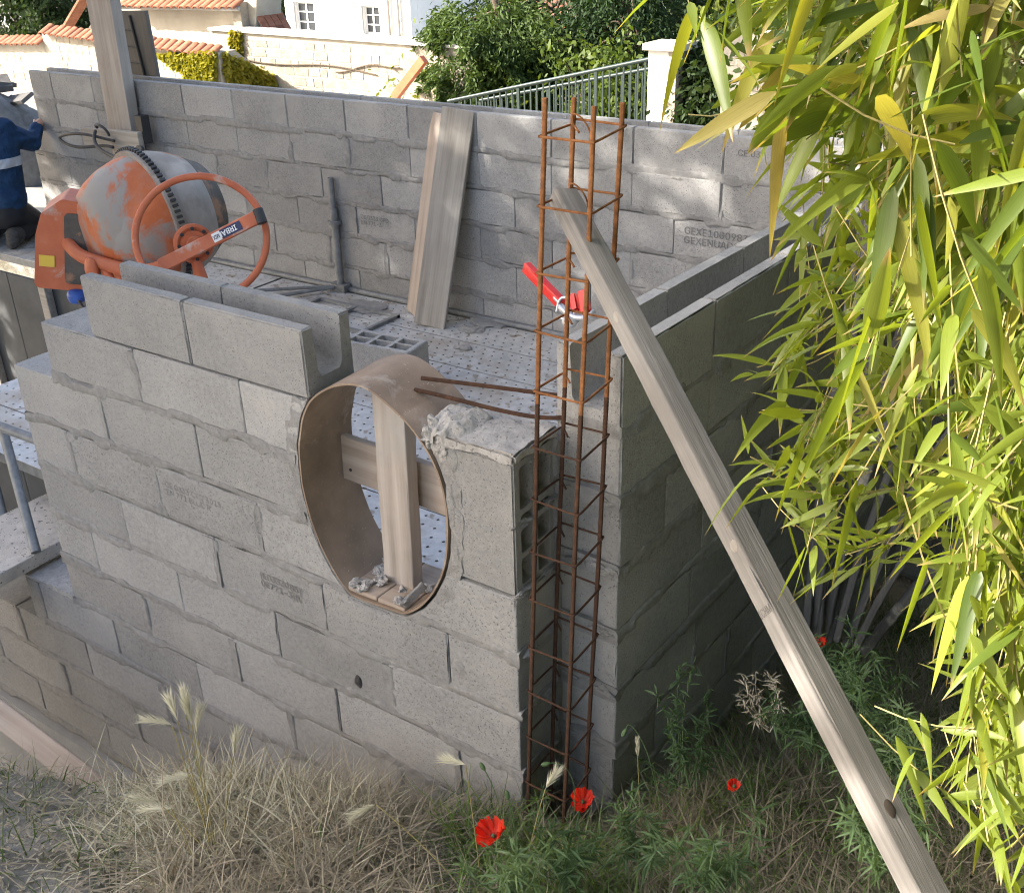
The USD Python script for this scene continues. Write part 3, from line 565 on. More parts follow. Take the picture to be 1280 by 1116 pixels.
for k in range(8):
    y1 = 2.93 - k * .325; lab = f'perforated steel scaffold plank, {names[k]} in front of the back wall, under the wall shade'
    deck_plank(-4.15, -.22, y1 - .317, y1, ZD, f'perforated steel scaffold plank, the {names[k]} out from the back wall in the main deck')
for k in range(2):
    y1 = 2.93 - k * .325; deck_plank(-8.0, -4.17, y1 - .317, y1, ZD + .002, f'perforated steel scaffold plank under the worker, {"against the back wall" if k == 0 else "on the open edge"}')
led = thing('scaffold_ledger', 'galvanized scaffold ledger running along the foot of the back wall', 'scaffold tube')
obj('tube', tube([(-7.9, 2.955, ZD + .012), (-.25, 2.955, ZD + .012)], .02, 12), 'galvanized', led, smooth=60)
def scaf_tube(label, pts, r=.021, mat='galvanized'):
    o = obj('scaffold_tube', tube(pts, r, 14), mat, None, smooth=60); tag(o, label, 'scaffold tube', None); return o
scaf_tube('horizontal scaffold tube under the deck left of the front wall', [at(-90, 500, 4.75), at(62, 556, 4.45)])
scaf_tube('upright scaffold tube left of the front wall, nearer of a pair', [at(3, 535, 4.7), at(45, 690, 4.55)], .021)
scaf_tube('upright scaffold tube left of the front wall, farther of a pair', [at(-22, 545, 5.0), at(18, 700, 4.9)], .021)
scaf_tube('scaffold standard below the deck by the formwork panel', [(-4.2, 2.15, -2.7), (-4.2, 2.15, -1.0)])
scaf_tube('scaffold standard below the deck at the left corner', [(-4.2, .42, -2.7), (-4.2, .42, -1.0)])
jk = thing('scaffold_spigot', 'grey scaffold standard with a collar ring rising in front of the back wall', 'scaffold standard')
pb = V(-3.615, 2.94, ZD); pt = pb + V(-.004, .01, .74); dd = pt - pb
obj('lower_tube', tube([pb, pb + dd * .66], .0245, 14), 'galvanized', jk, smooth=60); obj('spigot', tube([pb + dd * .66, pt], .019, 14), 'galvanized', jk, smooth=60)
obj('collar', tube([pb + dd * .60, pb + dd * .63], .045, 16), 'galvanized', jk, smooth=60); obj('socket', tube([pb + dd * .63, pb + dd * .74], .026, 14), 'galvanized', jk, smooth=60)
obj('base_clamp', cat([box(-3.68, -3.55, 2.90, 2.975, ZD + .004, ZD + .05), tube([(-3.64, 2.93, ZD + .03), (-4.15, 2.52, ZD + .025)], .012, 8), tube([(-3.64, 2.9, ZD + .03), (-3.95, 2.42, ZD + .025)], .012, 8)]), 'galvanized', jk, smooth=40)
ladder = thing('trapdoor_frame', 'flat steel trapdoor frame lying on the deck by the standard', 'deck hatch')
for a, b in (((-3.6, 2.72), (-2.95, 2.72)), ((-3.6, 2.4), (-2.95, 2.4)), ((-3.6, 2.4), (-3.6, 2.72)), ((-2.95, 2.4), (-2.95, 2.72)), ((-3.28, 2.4), (-3.28, 2.72))): obj('bar', box(min(a[0], b[0]) - .012, max(a[0], b[0]) + .012, min(a[1], b[1]) - .0121, max(a[1], b[1]) + .0121, ZD + .001, ZD + .02 + .001 * (a[0] == b[0])), 'galvanized', ladder)

# planks leaning on the back wall
def plank(name, label, p0, p1, w, h, up, mat, seed, cat_='plank', **kw):
    m, F = beam(p0, p1, w, h, up, seed); t = obj(name, m, mat, None, smooth=35, mat4=F); tag(t, label, cat_); return t
plank('leaning_plank', 'wide grey plank leaning on the back wall, the nearer of the leaning pair', (-2.68, 2.70, ZD + .003), (-2.575, 2.955, .245), .20, .032, (.25, -1, .25), 'wood_grey', 21)
plank('leaning_plank', 'pale sunlit plank leaning behind the wide grey plank at the back wall', (-2.90, 2.82, ZD + .003), (-2.72, 2.96, .21), .16, .03, (-.5, -1, .1), 'wood_warm', 22)
for k, (x, y) in enumerate(((-2.40, 2.9), (-2.25, 2.93))): pass
# post with its clamp
plank('timber_post', 'tall square timber post clamped to the back wall above the mixer', (-5.62, 2.935, -.95), (-5.50, 2.90, 1.25), .26, .085, (0, -1, 0), 'wood', 23, 'timber post')
plank('backing_board', 'dark weathered board standing behind the back wall beside the timber post', (-5.66, 3.25, -.6), (-5.70, 3.25, .66), .34, .03, (0, -1, 0), 'wood_dark', 24, 'board')
rod = thing('notched_rod', 'black notched rod fixed upright on the dark board behind the wall', 'rod')
obj('rod', tube([(-5.63, 3.225, .1), (-5.70, 3.225, .63)], .01, 8), 'black_iron', rod)
for k in range(4): obj('prong', tube([(-5.645 - .012 * k, 3.224, .2 + .11 * k), (-5.80 - .01 * k, 3.224, .2 + .11 * k)], .006, 6), 'black_iron', rod)
cl = thing('wall_clamp', 'black looped formwork clamp and timber cleat on the post at the back wall', 'clamp')
m, F = beam((-5.98, 2.86, -.17), (-5.30, 2.84, -.15), .045, .13, seed=6); obj('cleat', m, 'wood_grey', cl, smooth=35, mat4=F)
obj('loop', tube(spline([(-5.55, 2.80, -.16), (-5.7, 2.75, -.13), (-5.95, 2.70, -.13), (-6.05, 2.70, -.165), (-5.95, 2.69, -.2), (-5.7, 2.75, -.2), (-5.55, 2.78, -.2)], 40), .011, 8), 'black_iron', cl, smooth=True)
obj('loop', tube(spline([(-5.72, 2.78, -.1), (-5.62, 2.7, -.18), (-5.45, 2.68, -.23), (-5.25, 2.7, -.225), (-5.22, 2.76, -.2), (-5.3, 2.8, -.18)], 40), .013, 8), 'black_iron', cl, smooth=True)
obj('loop', tube(spline([(-5.72, 2.80, -.08), (-5.66, 2.76, -.05), (-5.58, 2.76, -.07), (-5.57, 2.78, -.12)], 24), .010, 8), 'black_iron', cl, smooth=True)
obj('wedge', box(-5.36, -5.29, 2.86, 2.93, -.17, .02), 'black_iron', cl)

# hollow block lying on the deck behind the front wall
hb = gridbox(.42, .20, .2, .04, 33, .004)
ck = [man(box(.03 + i * .128, .03 + i * .128 + .105, .028 + j * .076, .028 + j * .076 + .064, .035, .3)) for i in range(3) for j in range(2)]
hb = unman(man(hb) - m3.Manifold.batch_boolean(ck, m3.OpType.Add))
tag(obj('hollow_block', hb, 'block', None, smooth=30, mat4=frame((-2.60, 1.86, ZD + .006), (1, .12, 0))), 'hollow concrete block with six open cells lying on the scaffold deck', 'concrete block')
# red handled tool by the right wall
tool = thing('red_clamp', 'red and steel clamp tool resting on the inner edge of the right wall', 'clamp')
A, B = at(657, 333, 3.05), at(705, 383, 2.95)
m, F = beam(A, B, .026, .034, seed=4, chip=.004); obj('long_handle', m, 'red_plastic', tool, smooth=40, mat4=F)
A2, B2 = at(728, 363, 2.9), at(733, 392, 2.88); m, F = beam(A2, B2, .022, .03, up=(1, 0, 0), seed=5, chip=.004); obj('short_handle', m, 'red_plastic', tool, smooth=40, mat4=F)
A3, B3 = at(716, 368, 2.92), at(720, 390, 2.9); m, F = beam(A3, B3, .022, .024, up=(1, 0, 0), seed=6, chip=.004); obj('trigger', m, 'red_plastic', tool, smooth=40, mat4=F)
obj('jaw', tube(spline([at(700, 380, 2.95), at(712, 394, 2.9), at(730, 397, 2.88), at(742, 388, 2.88)], 20), .008, 8), 'bright_steel', tool, smooth=True)
obj('screw', cat([tube([at(693, 372, 2.96), at(722, 402, 2.9)], .006, 8), tube(spline([at(696, 390, 2.93), at(706, 372, 2.93), at(718, 392, 2.9), at(700, 398, 2.92)], 24), .004, 6)]), 'bright_steel', tool, smooth=True)
obj('body', lump(at(712, 402, 2.9), (.022, .02, .018), 4, 2, .3), 'bright_steel', tool, smooth=True)
tag(obj('plastic_scrap', lump(on_plane(663, 408, (0, 0, 1), ZD + .012), (.05, .02, .012), 8, 2, .5), 'blue_plastic', None, smooth=True), 'small scrap of blue plastic on the deck by the back wall', 'scrap')
for k, (px, py, s) in enumerate(((715, 305 + 100, 0),)): pass
for k, (px, py, r, lab) in enumerate(((606, 404, .12, 'splash of dried mortar on the deck right of the leaning planks'), (590, 412, .08, 'smaller splash of dried mortar on the deck by the leaning planks'), (455, 385, .16, 'broad pile of sandy mortar on the deck before the leaning planks'), (577, 435, .06, 'little dab of mortar mid deck behind the hollow block'))):
    c = on_plane(px, py, (0, 0, 1), ZD); m = lump((0, 0, 0), (r, r * .7, .018), 500 + k, 3, .6); m.apply_translation(c); tag(obj('mortar_splash', m, 'mortar', None, smooth=True), lab, 'mortar')

# thick splashed plank at the left step, board in the trench, ledge
plank('splashed_plank', 'thick cement-splashed plank resting on the stepped end of the front wall', (-3.00, 1.0, -1.215), (-2.93, -1.6, -1.20), .44, .062, (0, 0, 1), 'cement_wood', 31)
m = rough_plate(Polygon([(-2.8, -1.274), (-2.46, -1.274), (-2.46, -1.25), (-2.8, -1.262)]), .0, .2, 9, .004, .02); obj('mortar_cap', m, 'mortar_pale', front, smooth=45)
plank('trench_board', 'bare brown formwork board lying in the trench at the lower left', at(-90, 822, 4.15), at(168, 1022, 3.42), .085, .028, (.35, -.55, .7), 'wood_warm', 32, 'board')

# ------------------------------------------------------------------ concrete mixer
mixer = thing('concrete_mixer', 'orange tilting concrete mixer with cement-caked drum on the scaffold', 'concrete mixer')
AX = nrm(RIGHT * .72 + UP * .40 + FWD * .55)
dc = at(186, 276, 5.65)
sx = nrm(np.cross(AX, V(0, 0, 1)))
def mx_frame(o, x): return frame(o, x)
DF = frame(dc, AX)
prof = [(-.35, 0.0), (-.35, .09), (-.335, .17), (-.30, .225), (-.24, .275), (-.16, .315), (-.07, .342), (.0, .35)]
cone = [(.0, .351), (.06, .352), (.12, .342), (.19, .318), (.25, .285)]
mouth = [(.25, .285), (.31, .245), (.345, .225), (.355, .21), (.34, .20), (.26, .22)]
def drum(profile, name, mat):
    p = np.array(profile); d = np.r_[0, np.cumsum(np.linalg.norm(np.diff(p, axis=0), axis=1))]; s = np.linspace(0, d[-1], 26)
    m = lathe(np.stack([np.interp(s, d, p[:, 0]), np.interp(s, d, p[:, 1])], 1), 64); v = m.vertices; r = 1 + .03 * (meshkit.fbm(v * 6, 4, 3) - .5); m.vertices = v * np.c_[np.ones(len(v)), r, r]
    return obj(name, m, mat, mixer, smooth=50, mat4=DF)
drum(prof, 'drum_base', 'drum_orange'); drum(cone, 'drum_cone', 'drum_cement'); drum(mouth, 'drum_mouth', 'drum_mouth')
gear = []
for k in range(84):
    a = k * 2 * np.pi / 84; b = box(-.013, .013, -.0072, .0072, 0, .020); b.apply_translation((0.012, 0, .369)); b.apply_transform(trimesh.transformations.rotation_matrix(a, (1, 0, 0))); gear.append(b)
gr = obj('ring_gear', lathe([(-.016, .34), (-.016, .372), (.036, .372), (.036, .34)], 84), 'drum_cement', mixer, smooth=30, mat4=DF)
obj('teeth', cat(gear), 'black_iron', gr, mat4=None, kind='stuff')
# motor box
mo = at(106, 303, 5.62); bx = nrm(RIGHT * .93 + FWD * .25 - UP * .05); MF = frame(mo, bx)
obj('motor_housing', unman(m3.Manifold.batch_hull([m3.Manifold.cylinder(.26, .03, .03, 20, True).rotate((90, 0, 0)).translate((x, 0, z)) for x, z in ((-.20, -.20), (.10, -.20), (.12, .20), (-.08, .22), (-.165, .15), (-.19, .05))])), 'orange_paint', mixer, smooth=35, mat4=MF)
obj('housing_panel', unman(m3.Manifold.batch_hull([m3.Manifold.cylinder(.012, .02, .02, 12, True).rotate((90, 0, 0)).translate((x, -.136, z)) for x, z in ((-.06, -.17), (.08, -.17), (.10, .17), (-.06, .16))])), 'drum_mouth', mixer, smooth=35, mat4=MF)
obj('warning_label', box(-.205 + .0, -.13, -.1335, -.1315, -.11, -.05), 'yellow_label', mixer, mat4=MF)
obj('power_plug', lump(at(96, 371, 5.6), (.05, .05, .045), 2, 2, .25), 'blue_plastic', mixer, smooth=True, label='blue plug hanging under the motor housing')
obj('cable', tube(spline([at(98, 372, 5.58), at(104, 384, 5.55), at(118, 392, 5.5), at(120, 420, 5.4)], 20), .008, 8), 'black_iron', mixer, smooth=True)
# cradle
yk = spline([at(105, 262, 5.7), at(86, 280, 5.6), at(84, 300, 5.5), at(100, 319, 5.42), at(130, 330, 5.38), at(165, 338, 5.34), at(195, 336, 5.33), at(222, 322, 5.33), at(243, 305, 5.34)], 50)
obj('cradle_tube', tube(yk, .034, 14), 'orange_paint', mixer, smooth=True)
obj('cradle_lug', lump(at(115, 336, 5.38), (.045, .03, .06), 3, 2, .15), 'orange_paint', mixer, smooth=True)
for a, b in (((150, 350, 5.36), (168, 384, 5.3)), ((245, 325, 5.36), (255, 372, 5.34)), ((130, 335, 5.4), (200, 470, 5.2)), ((245, 325, 5.36), (300, 470, 5.2))): obj('leg', tube([at(*a), at(*b)], .026, 12), 'orange_paint', mixer, smooth=True)
obj('rear_leg', tube([at(210, 330, 5.9), at(190, 420, 6.0)], .026, 12), 'orange_paint', mixer, smooth=True)
# hub and tilting wheel
hub = at(243, 305, 5.31); HF = frame(hub, nrm(CAM - hub + RIGHT * 1.2 - V(0, 0, 1) * 1.0))
obj('hub', lathe([(-.03, 0), (-.03, .098), (.0, .098), (.005, .085), (.0, .07), (.012, .066), (.012, .045), (.03, .04), (.03, 0)], 40), 'orange_paint', mixer, smooth=30, mat4=HF)
hh = [];
for k in range(8):
    a = k * np.pi / 4; b = tube([(.004, .078 * np.cos(a), .078 * np.sin(a)), (.012, .078 * np.cos(a), .078 * np.sin(a))], .009, 8); hh.append(b)
obj('hub_bolts', cat(hh), 'black_iron', mixer, mat4=HF, kind='stuff')
wc = at(252, 297, 5.2); wu = nrm(V(0, 0, 1) - 0); 
wn = nrm(RIGHT * .18 - FWD * 1.0 + UP * .12); we1 = nrm(np.cross(wn, UP)); we1 = we1 if we1 @ RIGHT > 0 else -we1; we2 = np.cross(wn, we1); we2 = we2 if we2 @ UP > 0 else -we2
ga = np.linspace(0, 2 * np.pi, 97)[:-1]; WR = .312
obj('tilt_wheel', tube(np.array([wc + WR * (np.cos(a) * we1 + np.sin(a) * we2) for a in ga]), .0175, 12, closed=True), 'orange_paint', mixer, smooth=True)
sa, sb = at(200, 333, 5.2), at(323, 271, 5.19); m, F = beam(sa, sb, .022, .068, up=UP + RIGHT * .3, seed=3, chip=.002); sp = obj('spoke', m, 'orange_paint', mixer, smooth=35, mat4=F)
sw = np.linalg.norm(sb - sa); sgn = -1 if (F[1, :3] @ (CAM - sa)) < 0 else 1
rx, rz = F[0, :3], F[2, :3]; fn = F[1, :3] * sgn
def decal(name, u0, u1, mat, h=.046):
    o = sa + fn * .0122; c = [o + rx * u0 - rz * h / 2, o + rx * u1 - rz * h / 2, o + rx * u1 + rz * h / 2, o + rx * u0 + rz * h / 2]
    v = np.vstack([c, np.array(c) + fn * .0008]); return obj(name, tri(*[v, [[4, 5, 6], [4, 6, 7], [0, 1, 5], [0, 5, 4], [1, 2, 6], [1, 6, 5], [2, 3, 7], [2, 7, 6], [3, 0, 4], [3, 4, 7]]]), mat, mixer)
decal('white_sticker', sw * .545, sw * .625, 'white_label'); st = decal('navy_sticker', sw * .63, sw * .83, 'navy_label')
tx = meshkit.text_mesh('IRBAL', .026, .0008, True); v = tx.vertices.copy(); w = v[:, 0].max()
o = sa + fn * .0134 + rx * sw * .785 + rz * .013; tx.vertices = o - np.outer(v[:, 0] * (.098 / w), rx) - np.outer(v[:, 1], rz) + np.outer(v[:, 2], fn); obj('lettering', tx, 'white_label', st)
tx = meshkit.text_mesh('MIX', .02, .0008, True); v = tx.vertices.copy(); w = v[:, 0].max(); o = sa + fn * .0134 + rx * sw * .615 + rz * .01; tx.vertices = o - np.outer(v[:, 0] * (.035 / w), rx) - np.outer(v[:, 1], rz) + np.outer(v[:, 2], fn); obj('lettering', tx, 'navy_label', mixer)
obj('wheel_clip', tube([at(322, 262, 5.185), at(328, 279, 5.185)], .026, 12), 'black_iron', mixer, smooth=30)

# ------------------------------------------------------------------ worker kneeling at the far left
wk = thing('person', 'kneeling worker in a dark blue jacket with a pale band, facing the back wall', 'person')
wo = on_plane(4, 306, (0, 0, 1), ZD); R2 = nrm(V(RIGHT[0], RIGHT[1], 0)); Fw = nrm(V(FWD[0], FWD[1], 0)); K = lambda r, f, u: wo + R2 * r + Fw * f + V(0, 0, u)
body = hullchain([(K(-.10, .02, .30), .135, K(.08, .02, .30), .135), (K(-.09, .03, .33), .14, K(-.12, .08, .78), .13), (K(.07, .03, .33), .14, K(.10, .08, .78), .13), (K(-.16, .09, .84), .085, K(.16, .09, .84), .085),
                  (K(.02, .1, .86), .06, K(.03, .14, .98), .056), (K(.03, .15, 1.03), .095, K(.03, .19, 1.02), .085), (K(.17, .10, .82), .075, K(.27, .28, .72), .058), (K(.27, .28, .72), .052, K(.29, .42, .81), .04), (K(.29, .42, .81), .036, K(.30, .48, .83), .034),
                  (K(-.17, .10, .82), .075, K(-.27, .3, .68), .056), (K(-.27, .3, .68), .052, K(-.18, .5, .72), .04), (K(-.11, .02, .26), .12, K(-.15, .33, .10), .08), (K(.10, .02, .26), .12, K(.12, .33, .10), .08), (K(-.15, .33, .085), .075, K(-.14, -.05, .07), .055), (K(.12, .33, .085), .075, K(.14, -.05, .07), .055)])
obj('body', body, 'skin', wk, smooth=True)
jk_ = hullchain([(K(-.10, .02, .36), .165, K(.09, .02, .36), .165), (K(-.10, .03, .38), .165, K(-.12, .08, .78), .15), (K(.08, .03, .38), .165, K(.11, .08, .78), .15), (K(-.17, .09, .84), .1, K(.17, .09, .84), .1), (K(.18, .10, .82), .09, K(.28, .28, .72), .072), (K(.28, .28, .72), .068, K(.29, .40, .80), .052), (K(-.18, .10, .82), .09, K(-.28, .3, .68), .07), (K(-.28, .3, .68), .066, K(-.2, .46, .71), .052)])
v = jk_.vertices; jk_.vertices = v + (np.abs(meshkit.fbm(v * V(7, 7, 13), 3, 2) - .5) * 2 - .3)[:, None] * .055 * nrm(V(*(CAM - wo))); jacket = obj('jacket', jk_, 'blue_cloth', wk, smooth=True)
z0, z1 = wo[2] + .595, wo[2] + .66
vv = jk_.vertices; cc = np.array([wo + Fw * .06])[0]
bandm = m3.Manifold(m3.Mesh(np.asarray(vv, np.float32), np.asarray(jk_.faces, np.uint32)))
try:
    slab = man(box(wo[0] - 2, wo[0] + 2, wo[1] - 2, wo[1] + 2, z0, z1)); q = bandm.trim_by_plane((0, 0, 1), z0).trim_by_plane((0, 0, -1), -z1); bt = unman(q); c = bt.vertices.mean(0); bt.vertices = c + (bt.vertices - c) * V(1.03, 1.03, 1.0); obj('reflective_band', bt, 'pale_band', jacket, smooth=30)
except Exception: pass
obj('trousers', hullchain([(K(-.10, .02, .27), .15, K(.09, .02, .27), .15), (K(-.11, .02, .26), .135, K(-.15, .33, .10), .095), (K(.10, .02, .26), .135, K(.12, .33, .10), .095), (K(-.15, .33, .09), .088, K(-.14, 0, .08), .07), (K(.12, .33, .09), .088, K(.14, 0, .08), .07)]), 'dark_cloth', wk, smooth=True)
for sx_ in (-.14, .145): obj('boot', hullchain([(K(sx_, .0, .08), .062, K(sx_, -.10, .10), .058), (K(sx_, -.10, .10), .055, K(sx_ - .01, -.14, .02 + .02), .04), (K(sx_, -.02, .05), .045, K(sx_, -.14, .045), .04)], .02, 3), 'boot', wk, smooth=True)
obj('hair', hullchain([(K(.03, .13, 1.06), .097, K(.03, .19, 1.06), .088), (K(.03, .10, 1.0), .075, K(.03, .12, 1.05), .09)]), 'hair', wk, smooth=True)
hd = []
for k in range(5): a = K(.27 + k * .017, .48, .835); hd.append((a, .009, a + Fw * (.06 + .012 * (2 - abs(k - 2))) + V(0, 0, -.02), .007))
hd += [(K(.265, .44, .825), .011, K(.245, .50, .845), .009), (K(.28, .42, .82), .024, K(.325, .46, .83), .022)]
obj('hand', hullchain(hd, .008, 2), 'skin', wk, smooth=True)

# ------------------------------------------------------------------ leaves and blades
def ribbons(P, D, L, W, N=5, droop=.3, fold=.25, side=None, profile='leaf', twist=0, rng=RNG):
    """N+1 stations along each of len(P) leaves starting at P towards D: vertices, faces, uv"""
    P, D = np.asarray(P, float), np.asarray(D, float); n = len(P); D = D / np.linalg.norm(D, axis=1, keepdims=True)
    L, W, droop = (np.broadcast_to(np.asarray(a, float), (n,)) for a in (L, W, droop))
    s = np.linspace(0, 1, N + 1)
    S = rng.normal(size=(n, 3)) if side is None else np.broadcast_to(side, (n, 3)) + rng.normal(size=(n, 3)) * .35
    S = np.cross(D, S); S /= np.linalg.norm(S, axis=1, keepdims=True) + 1e-9
    c = P[:, None] + D[:, None] * (s * 1.0)[None, :, None] * L[:, None, None]
    c[..., 2] -= (droop * L)[:, None] * (s ** 2)[None]
    if profile == 'leaf': w = np.clip(np.sin(np.pi * np.clip(s, 0, 1) ** .62), 0, 1) ** .85; w[0] = .10; w[-1] = .0
    elif profile == 'blade': w = (1 - s ** 2.2) * .9 + .0
    else: w = np.sin(np.pi * (s * .92 + .04)) ** .7
    up = np.cross(S, D)
    hw = w[None, :, None] * W[:, None, None] * .5
    a = c - S[:, None] * hw + up[:, None] * (hw * fold); b = c + S[:, None] * hw + up[:, None] * (hw * fold)
    m = N + 1
    if fold > 0 and profile == 'leaf':
        v = np.stack([a, c, b], 2).reshape(n, m * 3, 3); k = np.arange(N) * 3; q = np.concatenate([np.stack([k, k + 1, k + 4, k + 3], 1), np.stack([k + 1, k + 2, k + 5, k + 4], 1)]); per = m * 3
        uv = np.stack([np.tile([0, .5, 1], m), np.repeat(s, 3)], 1)
    else:
        v = np.stack([a, b], 2).reshape(n, m * 2, 3); k = np.arange(N) * 2; q = np.stack([k, k + 1, k + 3, k + 2], 1); per = m * 2; uv = np.stack([np.tile([0, 1.], m), np.repeat(s, 2)], 1)
    f = np.vstack([q[:, [0, 1, 2]], q[:, [0, 2, 3]]]); F = (f[None] + np.arange(n)[:, None, None] * per)
    return v, F, uv, per
def leaf_mesh(r): v, F, uv, per = r; return tri(v.reshape(-1, 3), F.reshape(-1, 3)), np.tile(uv, (len(v), 1))
def unit(n, rng=RNG): d = rng.normal(size=(n, 3)); return d / np.linalg.norm(d, axis=1, keepdims=True)
def in_poly(poly, n, rng=RNG):
    poly = Polygon(poly); x0, y0, x1, y1 = poly.bounds; out = []
    import shapely
    while len(out) < n:
        p = rng.uniform((x0, y0), (x1, y1), (n * 2, 2)); out += list(p[shapely.contains_xy(poly, p[:, 0], p[:, 1])])
    return np.array(out[:n])
def crown_leaves(c, r, n, size, clumps, flat=.6, spread=.35, asp=.55, droop=.2, shell=.55, rng=None, N=2):
    rng = rng or RNG; c, r = np.asarray(c, float), np.asarray(r, float)
    d = unit(clumps, rng); k = c + d * r * rng.uniform(shell, 1.0, (clumps, 1)); pick = rng.integers(0, clumps, n)
    cs = rng.uniform(.6, 1.4, clumps)
    P = k[pick] + rng.normal(size=(n, 3)) * V(1, 1, flat) * spread * cs[pick][:, None]
    D = (P - c) / np.linalg.norm(P - c, axis=1, keepdims=True) * .5 + rng.normal(size=(n, 3)) * .6 - V(0, 0, droop)
    L = size * rng.uniform(.6, 1.4, n)
    return leaf_mesh(ribbons(P, D, L, L * asp, N, .15, 0, profile='oval', rng=rng))[0], k
def tree(name, label, base, h, c, r, n, size, clumps, mat, seed, group=None, trunk_r=.16, **kw):
    rng = np.random.default_rng(seed); t = thing(name, label, 'tree', group); base, c = np.asarray(base, float), np.asarray(c, float)
    m, k = crown_leaves(c, r, n, size, clumps, rng=rng, **kw); obj('crown', m, mat, t, kind='stuff')
    top = c + V(0, 0, r[2] * .5); pts = spline([base, base * .6 + c * .4 + V(.15, .1, 0), c, top], 12); obj('trunk', tube(pts, np.linspace(trunk_r, trunk_r * .25, 12), 9), 'bark', t, smooth=True)
    for i in rng.choice(len(k), min(9, len(k)), replace=False):
        a = pts[rng.integers(4, 9)]; obj('limb', tube(spline([a, (a + k[i]) / 2 + V(0, 0, .12), k[i]], 7), np.linspace(trunk_r * .35, .015, 7), 6), 'bark', t, smooth=True)
    return t

# trees left of the view whose crowns shade the site
nl = V(-TO_SUN[1], TO_SUN[0], 0); nl = nrm(V(TO_SUN[1], -TO_SUN[0], 0)) ; nl = nl if nl[0] > 0 else -nl
hz = nrm(V(TO_SUN[0], TO_SUN[1], 0)); tane = TO_SUN[2] / math.hypot(TO_SUN[0], TO_SUN[1])
for k, (lat, dist, rr, n, zoff) in enumerate(SHADE):
    c = V(0, 0, 0) + hz * dist + nl * lat; c[2] = -.6 + zoff + dist * tane
    tree('shade_tree', ['broad leafy tree left of the building site, nearest the garden', 'leafy tree left of the building site, second from the garden', 'leafy tree left of the building site, third from the garden', 'leafy tree left of the building site, farthest from the garden', 'tall leafy tree left of the site behind the others', 'last leafy tree in the row left of the site', 'low leafy tree at the back of the row left of the site'][k], (c[0], c[1], ground_z(c[0], c[1], False)), 5, c, rr, n, .15, 130, 'shade_leaf', 900 + k, None, .2, spread=.33, shell=.25)

# ------------------------------------------------------------------ street behind the site
def yp(px, py, y): return on_plane(px, py, (0, 1, 0), y)
def wall_block(parent, name, pts, y0, y1, mat, **kw):
    """pts: outline in x, z"""
    return obj(name, xz_prism(Polygon(pts), y0, y1), mat, parent, **kw)
def stones(parent, x0, x1, z0, ztop, y, seed, n=260, mat='stone'):
    r = random.Random(seed); made = 0; z = z0
    hs = []
    while z < max(ztop(x0), ztop(x1)):
        h = r.uniform(.13, .22); x = x0 + r.uniform(-.2, 0)
        while x < x1 and made < n:
            w = r.uniform(.18, .42); zz = ztop(x + w / 2) - .02
            if z + h * .6 < zz and x > x0 - .02 and x + w < x1 + .02:
                hh = min(h, zz - z) - .022; s = trimesh.creation.box((w - .014, .05, hh + .008)); v = s.vertices; v = v * (1 - .22 * (np.array([[r.random(), 0, r.random()] for _ in v]))); v[:, 1] += np.where(v[:, 1] < 0, r.uniform(.002, .014), 0); s.vertices = v + V(x + w / 2, y + .012, z + h / 2); obj('stone', s, mat, parent); made += 1
            x += w
        z += h
def tile_run(parent, p0, p1, y, w=.2, seed=0, lift=.0, mat='tile', depth=.34):
    """coping of overlapping clay tiles along a wall top"""
    p0, p1 = np.asarray(p0, float), np.asarray(p1, float); L = np.linalg.norm(p1 - p0); n = int(L / w); r = random.Random(seed)
    arc = Polygon([(.105 * math.cos(a), .06 * math.sin(a)) for a in np.linspace(0, math.pi, 7)] + [(.085 * math.cos(a), .045 * math.sin(a)) for a in np.linspace(math.pi, 0, 7)])
    for k in range(n):
        c = p0 + (p1 - p0) * ((k + .5) / n); m = prism(arc, depth); m.apply_translation((0, 0, -depth / 2)); m.apply_transform(trimesh.transformations.rotation_matrix(math.pi / 2 + .42 + r.uniform(-.05, .05), (1, 0, 0))); m.apply_translation((c[0], y - .10, c[1] + lift + r.uniform(-.008, .008))); obj('tile', m, mat, parent, smooth=40)
YA, YB = 12.3, 13.6
# coped stone wall at the left
wa = thing('coped_wall', 'sunlit stone garden wall with orange tile coping, stepping up behind the timber post', 'stone wall')
a0, a1 = yp(-120, 52, YA), yp(54, 52, YA); b0, b1 = yp(54, 38, YA), yp(272, 66, YA)
zb = -2.4
wall_block(wa, 'wall', [(a0[0], zb), (a1[0], zb), (a1[0], a1[2]), (a0[0], a0[2])], YA, YA + .45, 'lime_mortar'); wall_block(wa, 'wall', [(a1[0] + .003, zb), (b1[0], zb), (b1[0], b1[2]), (a1[0] + .003, b0[2])], YA + .002, YA + .452, 'lime_mortar')
tile_run(wa, (a0[0], a0[2]), (a1[0], a1[2]), YA + .1, seed=1); tile_run(wa, (a1[0] + .1, b0[2]), (b1[0], b1[2]), YA + .1, seed=2)
stones(wa, a0[0], a1[0], zb + .2, lambda x: a0[2], YA, 3, 150); stones(wa, a1[0], b1[0], zb + .2, lambda x: b0[2] + (b1[2] - b0[2]) * (x - a1[0]) / (b1[0] - a1[0]), YA + .002, 4, 150)
rt = prism(Polygon([(YA + .455, zb), (YB - .003, zb), (YB - .003, b1[2] - .62), (YA + .455, b1[2] - .03)]), .44); v = rt.vertices; rt.vertices = np.stack([b1[0] - .443 + v[:, 2], v[:, 0], v[:, 1]], 1); ret = obj('wall_return', rt, 'lime_mortar', wa)
